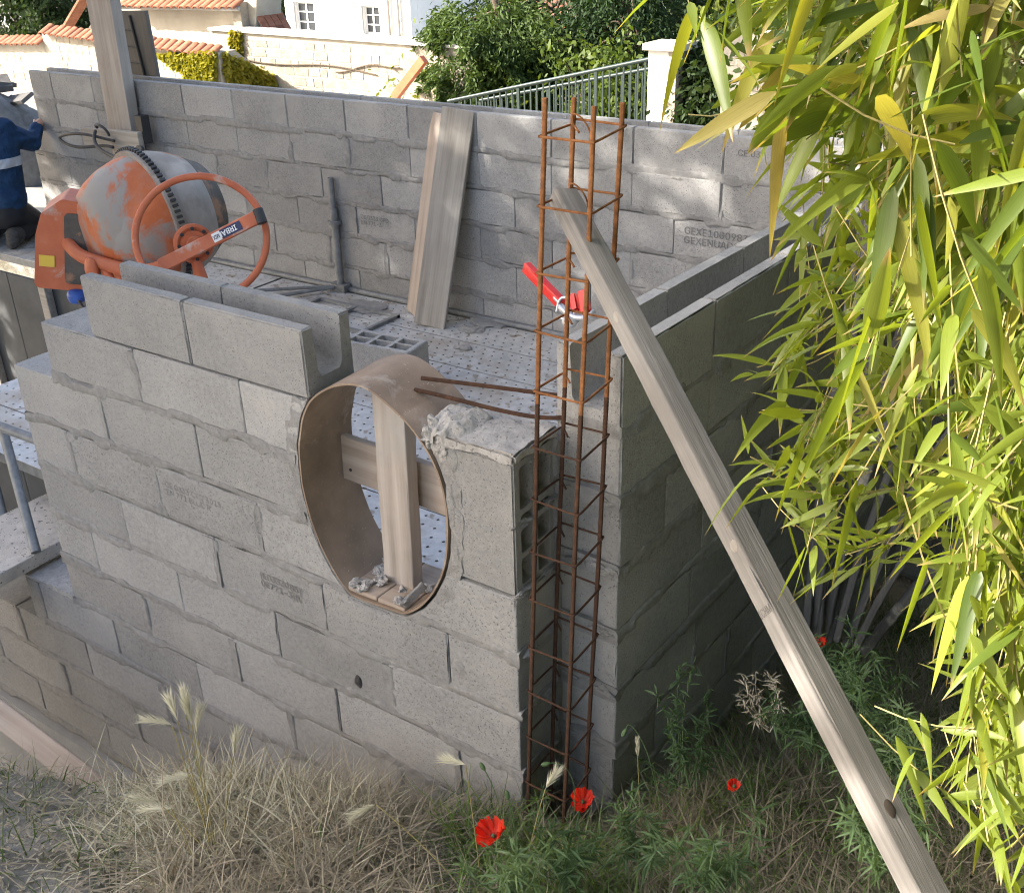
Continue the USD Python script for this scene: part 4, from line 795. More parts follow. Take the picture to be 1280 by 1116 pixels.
# long stone wall to the right of it
wb = thing('stone_wall', 'long sunlit rubble stone wall under the white house', 'stone wall')
c0, c1 = yp(262, 38, YB + .0), yp(590, 62, YB)
wall_block(wb, 'wall', [(c0[0], -2.6), (c1[0], -2.6), (c1[0], c1[2]), (c0[0], c0[2])], YB, YB + .5, 'lime_mortar')
wall_block(wb, 'coping', [(c0[0], c0[2] + .002), (c1[0], c1[2] + .002), (c1[0], c1[2] + .05), (c0[0], c0[2] + .05)], YB - .06, YB + .56, 'grey_render')
stones(wb, c0[0] + .3, yp(560, 60, YB)[0], -2.3, lambda x: c0[2] + (c1[2] - c0[2]) * (x - c0[0]) / (c1[0] - c0[0]), YB, 7, 290)
for k, (pa, pb_, s) in enumerate((((300, 73), (470, 92), 4), ((420, 88), (500, 82), 3))):
    p = spline([yp(pa[0] + (pb_[0] - pa[0]) * t, pa[1] + (pb_[1] - pa[1]) * t + 3 * math.sin(t * 7 + k), YB - .03) for t in np.linspace(0, 1, 6)], 24); o = obj('dead_vine', tube(p, .014, 5), 'bark', None, smooth=True); tag(o, ['long bare vine stem trailing across the stone wall', 'short bare vine stem forking on the stone wall'][k], 'vine')
# cream gabled house between them
he = thing('cream_house', 'cream rendered house end with orange tiled verge behind the coped wall', 'house')
g = [yp(x, y, YB + .1) for x, y in ((86, 110), (86, 40), (109, 2), (120, -60), (297, -60), (297, 110))]
wall_block(he, 'wall', [(p[0], p[2]) for p in g], YB + .1 + .5, YB + 1.3, 'cream_render')
v0, v1 = yp(84, 42, YB + .5), yp(109, 0, YB + .5)
for k in range(7):
    t = (k + .5) / 7; c = v0 + (v1 - v0) * t; obj('verge_tile', unman(man(gridbox(.27, .3, .06, .3, k, .004))), 'tile', he, mat4=frame(c - V(.07, .15, .0), (v1 - v0)))
e0, e1 = yp(150, 5, YB + .3), yp(299, 7, YB + .3)
obj('gutter', tube([e0 + V(0, -.02, -.06), e1 + V(0, -.02, -.06)], .05, 8), 'grey_render', he, smooth=True)
tile_run(he, (e0[0], e0[2]), (e1[0], e1[2]), YB + .4, seed=9)
q0, q1 = yp(297, 20, YB + .4), yp(300, 105, YB + .4)
obj('corner_pier', box(q0[0] - .12, q0[0] + .12, YB + .38, YB + .59, -2.3, q0[2] + .25), 'stone', he)
# lean-to roof right of it
lr = thing('tiled_outbuilding', 'small outbuilding with red tiled roof sloping down to the right behind the stone wall', 'outbuilding')
r0, r1 = yp(299, -14, YB + .62), yp(330, 42, YB + .62)
wall_block(lr, 'gable', [(r0[0], r1[2] - .3), (r1[0] - .12, r1[2] - .3), (r1[0] - .12, r1[2] + .04), (r0[0], r0[2] - .06)], YB + .75, YB + .95, 'grey_render')
rd = nrm(r1 - r0); rl = np.linalg.norm(r1 - r0)
obj('roof_deck', gridbox(rl + .05, .74, .05, .5, 3, .004), 'wood_dark', lr, mat4=frame(r0 + V(0, .02, -.02), rd))
for j in range(4):
    for k in range(9):
        obj('roof_tile', gridbox(rl / 9 + .05, .17, .028, .5, k + j, .004), 'tile', lr, mat4=frame(r0 + rd * (k * rl / 9) + V(0, j * .185 + (k % 2) * .01, .04) , rd + V(0, 0, .07)))
# white house
YH = 26
wh = thing('white_house', 'white rendered house with two small-paned windows above the stone wall', 'house')
h0, h1 = yp(362, 60, YH), yp(516, 60, YH)
wins = [(372, 3, 391, 40, 1), (456, 8, 473, 43, 1)]
hole = []
for (x0, y0, x1, y1, _) in wins:
    a, b = yp(x0, y1, YH), yp(x1, y0, YH); hole.append([(a[0], a[2]), (b[0], a[2]), (b[0], b[2]), (a[0], b[2])])
obj('wall', xz_prism(Polygon([(h0[0], -4.4), (h1[0], -4.4), (h1[0], 3.4), (h0[0], 3.4)], hole), YH, YH + .35), 'white_render', wh)
obj('side_wall', box(h0[0], h0[0] + .3, YH + .353, YH + 8, -4.4, 3.4), 'white_render', wh); obj('side_wall', box(h1[0] - .3, h1[0], YH + .353, YH + 8, -4.4, 3.4), 'white_render', wh)
obj('roof', box(h0[0] - .4, h1[0] + .4, YH - .4, YH + 8.4, 3.402, 3.6), 'old_tile', wh)
for hq in hole:
    (xa, za), (xb, _), (_, zt), _ = hq; w = obj('window', cat([box(xa, xb, YH + .10, YH + .16, za, za + .06), box(xa, xb, YH + .10, YH + .16, zt - .06, zt), box(xa, xa + .06, YH + .1, YH + .16, za + .061, zt - .061), box(xb - .06, xb, YH + .1, YH + .16, za + .061, zt - .061), box((xa + xb) / 2 - .03, (xa + xb) / 2 + .03, YH + .1, YH + .155, za + .062, zt - .062)]), 'white_frame', wh)
    for k in (1, 2): obj('muntin', box(xa + .062, xb - .062, YH + .105, YH + .15, za + (zt - za) * k / 3 - .02, za + (zt - za) * k / 3 + .02), 'white_frame', w)
    obj('pane', box(xa + .05, xb - .05, YH + .125, YH + .135, za + .05, zt - .05), 'window_glass', w)
    obj('shutter', box(xa - .36, xa - .02, YH - .05, YH - .012, za - .03, zt + .03), 'shutter', wh)
for px in (489, 501): p = yp(px, 40, YH); obj('downpipe', tube([(p[0], YH - .08, -4.2), (p[0], YH - .08, 3.3)], .05, 8), 'cream_render', wh, smooth=True)
# old tiled roof seen through the conifer
orf = thing('old_roof_house', 'low building with a brown tiled roof behind the conifer', 'house')
t0, t1 = yp(560, 100, 20), yp(725, 100, 20); t2 = yp(640, 10, 20)
wall_block(orf, 'wall', [(t0[0], -4.4), (t1[0], -4.4), (t1[0], t0[2]), (t0[0], t0[2])], 20.3, 24, 'cream_render')
sl = nrm(V(0, 3.0, t2[2] - t0[2] + .6))
for i in range(9):
    for j in range(18):
        wdt = (t1[0] - t0[0]) / 18; obj('roof_tile', gridbox(wdt * .97, .46, .035, .6, i + j, .004), 'old_tile' if (i + j) % 3 else 'tile', orf, mat4=frame(V(t0[0] + j * wdt, 20 + .40 * i * sl[1], t0[2] + .40 * i * sl[2] + .02), (1, 0, 0), z=np.cross(V(1, 0, 0), sl)))
# ivy on the walls
rng = np.random.default_rng(31); ip = np.vstack([in_poly([(200, 66), (270, 64), (272, 108), (225, 108), (240, 90), (215, 80)], 1500, rng), in_poly([(238, 66), (272, 64), (272, 108), (236, 108)], 1500, rng)])
P = np.array([yp(x, y, YA - .03) for x, y in ip]); P[:, 1] -= rng.uniform(0, .10, len(P)); D = unit(len(P), rng) * .6 + V(0, -.5, -.5)
tag(obj('ivy', leaf_mesh(ribbons(P, D, .10, .09, 2, .1, 0, profile='oval', rng=rng))[0], 'ivy_leaf', None), 'yellow-green ivy spreading over the end of the coped wall', 'ivy', None, 'stuff')
ip = in_poly([(288, 38), (300, 38), (302, 80), (290, 80)], 700, rng); P = np.array([yp(x, y, YB - .03) for x, y in ip]); P2 = np.c_[rng.uniform(.0, .10, 3200) + b1[0], rng.uniform(YA + .1, YB, 3200), np.zeros(3200)]; P2[:, 2] = b1[2] + .06 - rng.uniform(0, 1.25, 3200) - .59 * (P2[:, 1] - YA) / (YB - YA); P = np.vstack([P, P2]); D = unit(len(P), rng) * .6 + V(.3, -.3, -.5)
tag(obj('ivy', leaf_mesh(ribbons(P, D, .10, .09, 2, .1, 0, profile='oval', rng=rng))[0], 'ivy_leaf', None), 'darker ivy climbing the corner of the long stone wall', 'ivy', None, 'stuff')
# heap at the left edge
hp = thing('rubble_heap', 'grey heap of broken slabs behind the left end of the back wall', 'rubble heap')
hc = yp(-20, 128, 5.2)
for k in range(40):
    s = gridbox(random.uniform(.15, .5), random.uniform(.12, .35), random.uniform(.03, .08), .3, k, .008); a = random.uniform(0, 3.1); zz = random.uniform(-.9, .22); rr = .9 - .75 * (zz + .9) / 1.1
    obj('slab', s, 'slate_stone', hp, mat4=frame(hc + V(random.uniform(-rr, rr), random.uniform(-.3, .3), zz), (math.cos(a), math.sin(a), random.uniform(-.5, .2)), z=(random.uniform(-.4, .4), -.5, 1)))
obj('core', lump(hc + V(0, .1, -.9), (1.0, .6, 1.0), 6, 3, .3), 'slate_stone', hp, smooth=True)
obj('bar', tube([hc + V(-.5, -.4, .25), hc + V(.45, -.4, .02)], .02, 8), 'galvanized', hp)
# railing and gate pillar
def railing(y, label, pxa, pxb, seed):
    t = thing('ramp_railing', label, 'railing', None); A, B = yp(*pxa, y), yp(*pxb, y); L = np.linalg.norm(B - A); d = (B - A) / L
    obj('handrail', tube([A, B], .028, 8), 'green_metal', t, smooth=60); obj('bottom_rail', tube([A - V(0, 0, .92), B - V(0, 0, .92)], .018, 6), 'green_metal', t, smooth=60)
    n = int(L / .115)
    for k in range(n + 1):
        p = A + d * (L * k / n); w = .011 if k % 12 else .024; obj('bar' if k % 12 else 'post', box(p[0] - w, p[0] + w, y - w * .7, y + w * .7, p[2] - (1.0 if k % 12 else 1.15), p[2] - .02), 'green_metal', t)
railing(12.0, 'dark green sloping metal railing running down from the gate pillar', (560, 127), (816, 73), 1)
railing(13.0, 'second dark green railing on the far side of the ramp', (600, 126), (812, 86), 2)
gp = thing('gate_pillar', 'white rendered gate pillar with a flat stone cap at the railing end', 'gate pillar')
p0, p1 = yp(815, 62, 12), yp(850, 62, 12); obj('shaft', box(p0[0], p1[0] - .12, 11.9, 12.35, -2.6, p0[2]), 'white_render', gp); obj('stone_side', box(p1[0] - .118, p1[0], 11.902, 12.348, -2.6, p0[2] - .003), 'stone', gp)
obj('cap', gridbox(p1[0] - p0[0] + .18, .58, .09, .2, 3, .01), 'cream_render', gp, smooth=35, mat4=frame((p0[0] - .07, 11.83, p0[2] + .002), (1, 0, 0)))
tag(obj('orange_beam', *beam(yp(493, 122, 12.6), yp(530, 74, 12.6), .12, .14)[:1], 'orange_paint', None, mat4=beam(yp(493, 122, 12.6), yp(530, 74, 12.6), .12, .14)[1]), 'orange painted beam leaning under the conifer', 'beam')
# right-hand sunlit wall and hedges seen past the bamboo
rw = thing('garden_wall', 'sunlit pale stone garden wall glimpsed through the bamboo', 'stone wall')
k0, k1 = yp(905, 60, 9.5), yp(1350, 40, 9.5); wall_block(rw, 'wall', [(k0[0], -3), (k1[0], -3), (k1[0], k1[2] + .35), (k0[0], k0[2] + .1)], 9.5, 9.9, 'lime_mortar')
stones(rw, k0[0] + .02, k1[0] - 2, -1.2, lambda x: k0[2] + .02, 9.5, 17, 120)
def shrub(name, label, c, r, n, size, mat, seed, clumps=60, catg='shrub'):
    rng = np.random.default_rng(seed); t = thing(name, label, catg); c = np.asarray(c, float); m, k = crown_leaves(c, r, n, size, clumps, rng=rng, spread=.16 * max(r), shell=.35); obj('foliage', m, mat, t, kind='stuff')
    for i in range(6): a = V(c[0] + rng.uniform(-.2, .2), c[1], c[2] - r[2] * 1.1); obj('stem', tube(spline([a, (a + k[i]) / 2, k[i]], 6), np.linspace(.03, .008, 6), 5), 'bark', t, smooth=True)
shrub('hedge', 'sunlit green hedge behind the ramp railing', yp(775, 120, 14.2), (1.5, .7, 1.0), 5000, .10, 'hedge_leaf', 41, 90)
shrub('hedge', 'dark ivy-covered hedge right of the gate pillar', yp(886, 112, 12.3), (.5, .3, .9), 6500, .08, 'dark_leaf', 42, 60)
shrub('hedge', 'low sunlit shrubs under the conifer behind the railing', yp(590, 118, 14.5), (2.2, .6, .6), 4500, .09, 'hedge_leaf', 43, 80)
shrub('shrub', 'bright sunlit shrub behind the bamboo at the upper right', yp(1130, 60, 7.5), (1.6, .8, 1.3), 5000, .10, 'hedge_leaf', 44, 80)
# conifer: drooping sprays on limbs
def conifer(name, label, c, r, n, mat, seed, base):
    rng = np.random.default_rng(seed); t = thing(name, label, 'tree'); c, r = np.asarray(c, float), np.asarray(r, float); base = np.asarray(base, float)
    K = 150; d = unit(K, rng); k = c + d * r * rng.uniform(.45, 1.0, (K, 1)); pick = rng.integers(0, K, n); s = rng.uniform(0, 1, n); ang = rng.uniform(0, 2 * np.pi, K)
    ax_ = np.stack([np.cos(ang) * .5 + d[:, 0], np.sin(ang) * .5 + d[:, 1], -.55 + 0 * ang], 1); ax_ /= np.linalg.norm(ax_, axis=1, keepdims=True); ln = rng.uniform(.45, .95, K)
    P = k[pick] + ax_[pick] * (s * ln[pick])[:, None] + rng.normal(size=(n, 3)) * (.16 * (1.15 - s))[:, None]
    D = ax_[pick] * .8 + rng.normal(size=(n, 3)) * .55; L = rng.uniform(.06, .13, n)
    obj('crown', leaf_mesh(ribbons(P, D, L, L * .38, 2, .1, 0, profile='oval', rng=rng))[0], mat, t, kind='stuff')
    obj('trunk', tube(spline([base, (base + c) / 2 + V(.1, 0, 0), c + V(0, 0, r[2])], 10), np.linspace(.17, .06, 10), 9), 'bark', t, smooth=True)
    for i in range(14): a = base + (c + V(0, 0, r[2]) - base) * rng.uniform(.25, .9); obj('limb', tube(spline([a, (a + k[i]) / 2 + V(0, 0, .15), k[i]], 7), np.linspace(.06, .015, 7), 6), 'bark', t, smooth=True)
cpt = yp(618, 70, 14.4); conifer('conifer', 'sunlit drooping conifer left of the ramp railing', cpt, (1.15, .9, 1.05), 52000, 'conifer_leaf', 51, (cpt[0] + .9, 15.8, -3.0))
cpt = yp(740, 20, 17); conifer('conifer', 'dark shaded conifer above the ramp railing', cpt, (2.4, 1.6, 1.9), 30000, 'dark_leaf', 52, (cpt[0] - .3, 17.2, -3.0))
cpt = yp(775, 20, 15.2); conifer('conifer', 'slender sunlit conifer branch spray above the railing', cpt, (.9, .7, 1.1), 7000, 'conifer_leaf', 53, (cpt[0] + .4, 15.5, -2.6))
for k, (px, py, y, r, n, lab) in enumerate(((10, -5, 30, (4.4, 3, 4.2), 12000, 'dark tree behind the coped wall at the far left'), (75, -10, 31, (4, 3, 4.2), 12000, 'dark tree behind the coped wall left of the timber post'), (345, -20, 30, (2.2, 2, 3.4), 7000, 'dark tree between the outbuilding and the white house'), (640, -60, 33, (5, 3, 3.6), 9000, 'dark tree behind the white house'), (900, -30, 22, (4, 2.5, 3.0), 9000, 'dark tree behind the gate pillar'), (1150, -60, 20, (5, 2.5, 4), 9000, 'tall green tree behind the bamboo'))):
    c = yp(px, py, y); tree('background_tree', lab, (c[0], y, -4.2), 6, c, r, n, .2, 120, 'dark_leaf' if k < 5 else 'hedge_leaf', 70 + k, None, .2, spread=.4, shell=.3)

# ------------------------------------------------------------------ grass and weeds on the bank
def ground_pts(n, rng, x0=-3.2, x1=1.9, y0=-2.3, y1=2.6, dens=None):
    out = []
    while len(out) < n:
        p = rng.uniform((x0, y0), (x1, y1), (n * 3, 2)); d = EDGE[0] * (p[:, 0] + .2) + EDGE[1] * (p[:, 1] + .06)
        ok = ((d > -.06) & ((p[:, 1] < -.02) | (p[:, 0] > .07))) | ((p[:, 0] > .09 + .04 * p[:, 1]) & (p[:, 1] > 0))
        ok &= np.linalg.norm(p - CAM[:2], axis=1) > .9
        q, t = px_of(np.c_[p, ground_z(p[:, 0], p[:, 1])]); ok &= (t > .3) & (q[:, 0] > -150) & (q[:, 0] < 1450) & (q[:, 1] < 1350)
        w = dens(p, q) if dens is not None else 1
        ok &= rng.random(len(p)) < w; out += list(p[ok])
    p = np.array(out[:n]); return np.c_[p, ground_z(p[:, 0], p[:, 1]) - .008]
def patch(p, s, seed): return meshkit.fbm(np.c_[p * s, np.zeros(len(p))], 3, seed)
rng = np.random.default_rng(61)
def d_green(p, q): return np.clip((q[:, 0] - 480) / 200, .06, 1) * np.clip(1.7 * patch(p, 3, 4) - .25, .05, 1) * np.where((q[:, 0] > 780) & (q[:, 0] < 1060) & (q[:, 1] > 900), .45, 1)
def d_dry(p, q): return np.clip(1.9 * patch(p, 2.6, 9) - .35, .03, 1) * np.where(q[:, 0] < 200, .05, 1) * np.where((q[:, 0] > 520) & (q[:, 0] < 800), .6, 1) * np.where((q[:, 0] > 780), 1.5, 1)
P = ground_pts(30000, rng, dens=d_green); n = len(P); D = np.c_[rng.normal(size=(n, 2)) * .45, np.ones(n)]
tag(obj('green_grass', leaf_mesh(ribbons(P, D, rng.uniform(.07, .27, n), rng.uniform(.002, .006, n), 5, rng.uniform(.15, 1.0, n), 0, profile='blade', rng=rng))[0], 'grass_green', None), 'green grass growing along the foot of the walls', 'grass', None, 'stuff')
P = ground_pts(46000, rng, dens=d_dry); n = len(P); P[:, 2] += rng.uniform(0, .07, n); D = np.c_[rng.normal(size=(n, 2)), rng.normal(.18, .25, n)]
tag(obj('dry_straw', leaf_mesh(ribbons(P, D, rng.uniform(.06, .24, n), rng.uniform(.0025, .006, n), 3, rng.uniform(.0, .25, n), 0, side=(0, 0, 1), profile='blade', rng=rng))[0], 'grass_dry', None), 'dry cut straw matted over the bank', 'straw', None, 'stuff')
P = ground_pts(2600, rng, dens=lambda p, q: np.clip((520 - q[:, 0]) / 150, .25, 1) * np.where(q[:, 0] < 200, .04, 1)); n = len(P); D = np.c_[rng.normal(size=(n, 2)) * .5, np.ones(n)]
tag(obj('dry_grass', leaf_mesh(ribbons(P, D, rng.uniform(.12, .34, n), rng.uniform(.002, .005, n), 5, rng.uniform(.1, .9, n), 0, profile='blade', rng=rng))[0], 'grass_dry', None), 'standing dry grass stalks on the bank', 'grass', None, 'stuff')
P = ground_pts(5200, rng, dens=lambda p, q: np.exp(-((q[:, 0] - 300) / 120) ** 2 - ((q[:, 1] - 1030) / 60) ** 2)); n = len(P); D = np.c_[rng.normal(size=(n, 2)) * .75, np.ones(n) * .8]
tag(obj('bleached_clump', leaf_mesh(ribbons(P, D, rng.uniform(.10, .30, n), rng.uniform(.0025, .006, n), 5, rng.uniform(.1, 1.2, n), 0, profile='blade', rng=rng))[0], 'barley', None), 'pale bleached clump of grass left of the middle of the bank', 'grass', None, 'stuff')
P = ground_pts(9500, rng, dens=lambda p, q: np.clip((q[:, 0] - 540) / 60, 0, 1) * np.where(q[:, 0] < 980, 1, .3)); n = len(P); D = np.c_[rng.normal(size=(n, 2)) * .55, np.ones(n)]
tag(obj('fresh_grass', leaf_mesh(ribbons(P, D, rng.uniform(.12, .34, n), rng.uniform(.003, .007, n), 6, rng.uniform(.2, 1.1, n), 0, profile='blade', rng=rng))[0], 'grass_fresh', None), 'long fresh green grass round the poppies and the corner', 'grass', None, 'stuff')
P = ground_pts(9000, rng, dens=lambda p, q: np.where(q[:, 0] < 420, 1, .3)); n = len(P); P[:, 2] += .009; D = np.c_[rng.normal(size=(n, 2)), rng.normal(0, .15, n)]
tag(obj('leaf_litter', leaf_mesh(ribbons(P, D, rng.uniform(.008, .045, n), rng.uniform(.003, .011, n), 2, .05, 0, side=(0, 0, 1), profile='oval', rng=rng))[0], 'grass_dry', None), 'chips of dry leaf and straw littering the bare soil', 'litter', None, 'stuff')
# pebbles and crumbs
P = ground_pts(520, rng, dens=lambda p, q: np.where(q[:, 0] < 420, 1, .15)); pb_ = []
for k, p in enumerate(P): r = rng.uniform(.003, .010) * (1 + (rng.random() > .94)); pb_.append(lump(p + V(0, 0, r * .5), (r, r * 1.3, r * .6), k, 1, .5))
tag(obj('pebbles', cat(pb_), 'mortar', None, smooth=40), 'small pale stones and mortar crumbs on the bare soil', 'pebbles', None, 'stuff')
# tall bent straw stalks
def stalk(px_pts, t0, t1, r=.0012): q = np.array([at(x, y, t0 + (t1 - t0) * k / (len(px_pts) - 1)) for k, (x, y) in enumerate(px_pts)]); return tube(np.vstack([q[i] + (q[i + 1] - q[i]) * t for i in range(len(q) - 1) for t in (0, .5, .95)] + [q[-1]]), r, 5)
sb_ = thing('bent_stalks', 'tall bent dry stalks standing among the straw before the front wall', 'dry stalks')
for s in ([(300, 1060), (318, 980), (331, 933), (352, 975), (366, 1030), (370, 1100)], [(330, 1010), (345, 965), (352, 948), (368, 944)], [(400, 1060), (412, 1000), (415, 965), (428, 1000)], [(215, 1040), (190, 980), (165, 930)], [(205, 1050), (203, 990), (203, 945)], [(250, 1080), (262, 1010), (300, 960), (316, 910)]):
    obj('stalk', stalk(s, 2.6, 2.72), 'twig' if False else 'culm_dry' if 'culm_dry' in MAT else 'twig', sb_, smooth=True)
# barley with bristly heads
def barley(parent, base, tip, bend, L=.065, awn=.045, seed=0):
    rg = np.random.default_rng(seed); base, tip, bend = (np.asarray(a, float) for a in (base, tip, bend)); st = spline([base, (base + tip) / 2 + V(0, 0, .01), tip], 12); d = nrm(bend)
    s = obj('stem', tube(st, .0013, 5), 'twig', parent, smooth=True)
    n = 150; u = rg.random(n); P = tip + np.outer(u * L, d) + np.outer(u ** 2 * L * .25, [0, 0, -1]); D = d + unit(n, rg) * .42
    obj('ear', leaf_mesh(ribbons(P, D, awn * rg.uniform(.6, 1.2, n), .0016, 2, .05, 0, profile='blade', rng=rg))[0], 'barley', parent)
bt = thing('barley_tuft', 'tuft of wild barley with pale bristly ears before the front wall', 'wild barley')
for k, (bx_, by_, tx_, ty_, dx, dy) in enumerate(((262, 1010, 214, 905, -.8, .25), (262, 1010, 222, 900, -.35, .9), (268, 1010, 232, 893, -.1, 1), (265, 1015, 240, 905, -.25, .9), (268, 1015, 246, 915, .1, 1), (262, 1015, 238, 968, -.9, -.1), (255, 1020, 200, 1005, -.9, .3), (240, 1030, 214, 1010, -1, .1), (280, 1000, 292, 945, .1, 1))):
    tp = at(tx_, ty_, 2.66 + .02 * (k % 3)); barley(bt, at(bx_, by_ + 40, 2.66), tp, RIGHT * dx + UP * dy, seed=k)
bt = thing('barley_tuft', 'green barley ears bending over left of the poppies', 'wild barley')
for k, (bx_, by_, tx_, ty_, dx, dy) in enumerate(((560, 1060, 470, 1005, -1, -.35), (600, 1060, 582, 955, -1, .35), (660, 1040, 682, 985, .5, .9))): barley(bt, at(bx_, by_ + 30, 2.6), at(tx_, ty_, 2.6), RIGHT * dx + UP * dy, .05, .04, 30 + k)
bt = thing('barley_tuft', 'single upright green barley ear beside the right wall', 'wild barley'); barley(bt, at(800, 1030, 2.75), at(797, 945, 2.75), UP, .05, .02, 50)
# poppies
def poppy(label, f, base, size, seed, face):
    rg = np.random.default_rng(seed); t = thing('poppy', label, 'poppy'); f, base = np.asarray(f, float), np.asarray(base, float)
    obj('stem', tube(spline([base, (base * .4 + f * .6) + V(.012, .01, 0), f - nrm(face) * .01], 16), .0016, 6), 'grass_green', t, smooth=True)
    z = nrm(face); x = nrm(np.cross(z, [0.2, 1, .1])); y = np.cross(z, x)
    for k in range(4):
        a = k * np.pi / 2 + rg.uniform(-.25, .25); rr, aa = np.meshgrid(np.linspace(0, 1, 11), np.linspace(-.95, .95, 19), indexing='ij'); sc = size * (1.0 if k % 2 else .9)
        R = rr * sc * (1 - .16 * np.abs(aa) ** 3 + .06 * np.sin(aa * 11 + k * 3) * rr); cup = sc * (.15 + .80 * rr ** 1.5 * (.55 if k % 2 else 1.15)) * rr + .0055 * size / .04 * np.sin(aa * 9 + k * 2 + rr * 3) * rr ** 2 + .004 * size / .04 * np.sin(aa * 23 + k) * rr ** 1.5 + (rg.random(rr.shape) - .5) * .0025 * rr
        v = f + (R * np.cos(aa + a))[..., None] * x + (R * np.sin(aa + a))[..., None] * y + cup[..., None] * z; i, j = np.meshgrid(np.arange(10), np.arange(18), indexing='ij'); i, j = i.ravel(), j.ravel(); q = np.stack([i * 19 + j, i * 19 + j + 1, (i + 1) * 19 + j + 1, (i + 1) * 19 + j], 1)
        obj('petal', tri(v.reshape(-1, 3), np.vstack([q[:, [0, 1, 2]], q[:, [0, 2, 3]]])), 'poppy', t, smooth=True)
    obj('seed_head', lump(f + z * .007, (.005, .005, .006), 3, 2, .1), 'weed_green', t, smooth=True)
    P = f + np.outer(np.full(50, .003), z) + 0 * rg.random((50, 3)); D = z * .55 + (rg.normal(size=(50, 1)) * x + rg.normal(size=(50, 1)) * y) * .5; obj('stamens', leaf_mesh(ribbons(P, D, size * .32, .0016, 1, 0, 0, profile='blade', rng=rg))[0], 'black_iron', t)
poppy('big red poppy with spread petals before the corner of the front wall', at(618, 1046, 2.62), at(612, 1150, 2.6), .040, 1, (-.25, -.35, 1))
poppy('red poppy with dark centre at the foot of the rebar cage', at(729, 1003, 2.80), at(735, 1090, 2.78), .033, 2, nrm(CAM - at(729, 1003, 2.8)) + V(-.25, .1, .55))
poppy('small red poppy in the straw right of the rebar cage', at(918, 984, 2.7), at(920, 1060, 2.66), .018, 3, (0, -.3, 1))
poppy('red poppy half hidden behind the timber brace', at(1026, 806, 3.1), at(1030, 860, 3.1), .022, 4, (-.2, -.5, 1))
def bud(label, pts, t, seed):
    b = thing('poppy_bud', label, 'poppy bud'); p = [at(x, y, t) for x, y in pts]; obj('stem', tube(spline(p, 20), .0013, 6), 'weed_green', b, smooth=True); e = nrm(p[-1] - p[-2]); m = lump((0, 0, 0), (.013, .006, .006), seed, 2, .1); obj('bud', m, 'weed_green', b, smooth=True, mat4=frame(p[-1] + e * .008, e))
bud('nodding green poppy bud in front of the rebar cage', [(716, 1030), (718, 985), (705, 958), (692, 953), (686, 954)], 2.72, 1)
bud('upright poppy bud against the right end of the front wall', [(640, 1070), (622, 1000), (608, 966), (605, 961)], 2.7, 2)
bud('short poppy bud by the corner of the front wall', [(648, 1060), (640, 1020), (635, 997)], 2.7, 3)
bud('tall bent poppy bud against the right wall', [(825, 1000), (812, 950), (796, 915), (786, 905), (782, 912)], 2.8, 4)
# leafy weeds
def weed(name, label, base, tips, seed, mat='weed_green', leaf=(.02, .05), n=60, r=.0015, asp=.14):
    rg = np.random.default_rng(seed); t = thing(name, label, 'weed'); base = np.asarray(base, float); P, D = [], []
    for tp in tips:
        st = spline([base, (base + tp) / 2 + rg.normal(size=3) * .02, tp], 14); obj('stem', tube(st, np.linspace(r, r * .4, 14), 5), mat, t, smooth=True)
        k = rg.integers(3, 14, n); P += list(st[k] + rg.normal(size=(n, 3)) * .004); D += list(unit(n, rg) + V(0, 0, .35))
    L = rg.uniform(*leaf, len(P)); obj('leaves', leaf_mesh(ribbons(P, D, L, L * asp, 3, .3, .2, rng=rg))[0], mat, t, kind='stuff')
weed('feathery_weed', 'feathery blue-green weed growing against the right wall', at(862, 985, 2.9), [at(x, y, 2.9 + .05 * k) for k, (x, y) in enumerate(((822, 870), (850, 838), (868, 832), (838, 905), (885, 862), (872, 900), (800, 945), (905, 940)))], 71, n=70)
weed('dry_weed', 'brown dried weed by the right wall', at(962, 915, 3.0), [at(x, y, 3.0) for x, y in ((930, 845), (945, 838), (958, 842), (925, 870), (965, 850))], 72, 'grass_dry', (.015, .04), 45)
for k, (x, y, t, lab) in enumerate(((1000, 890, 2.9, 'dark leafy weed left of the brace in the bamboo shade'), (1080, 860, 2.75, 'dark leafy weed between the brace and the bamboo'), (1040, 830, 3.0, 'dark leafy weed at the foot of the bamboo culms'), (1120, 930, 2.5, 'dark leafy weed right of the brace'), (700, 1060, 2.65, 'leafy poppy foliage under the rebar cage'), (640, 1075, 2.6, 'leafy poppy foliage under the big poppy'), (800, 1040, 2.65, 'leafy green weed at the foot of the right wall'), (905, 1070, 2.4, 'leafy green weed below the small poppy'), (1110, 1050, 2.1, 'leafy weed beside the foot of the brace'))):
    b = at(x, y + 40, t); weed('leafy_weed', lab, b, [b + V(random.uniform(-.12, .12), random.uniform(-.1, .1), random.uniform(.07, .22)) for _ in range(8)], 80 + k, n=60, leaf=(.025, .065), asp=.11)

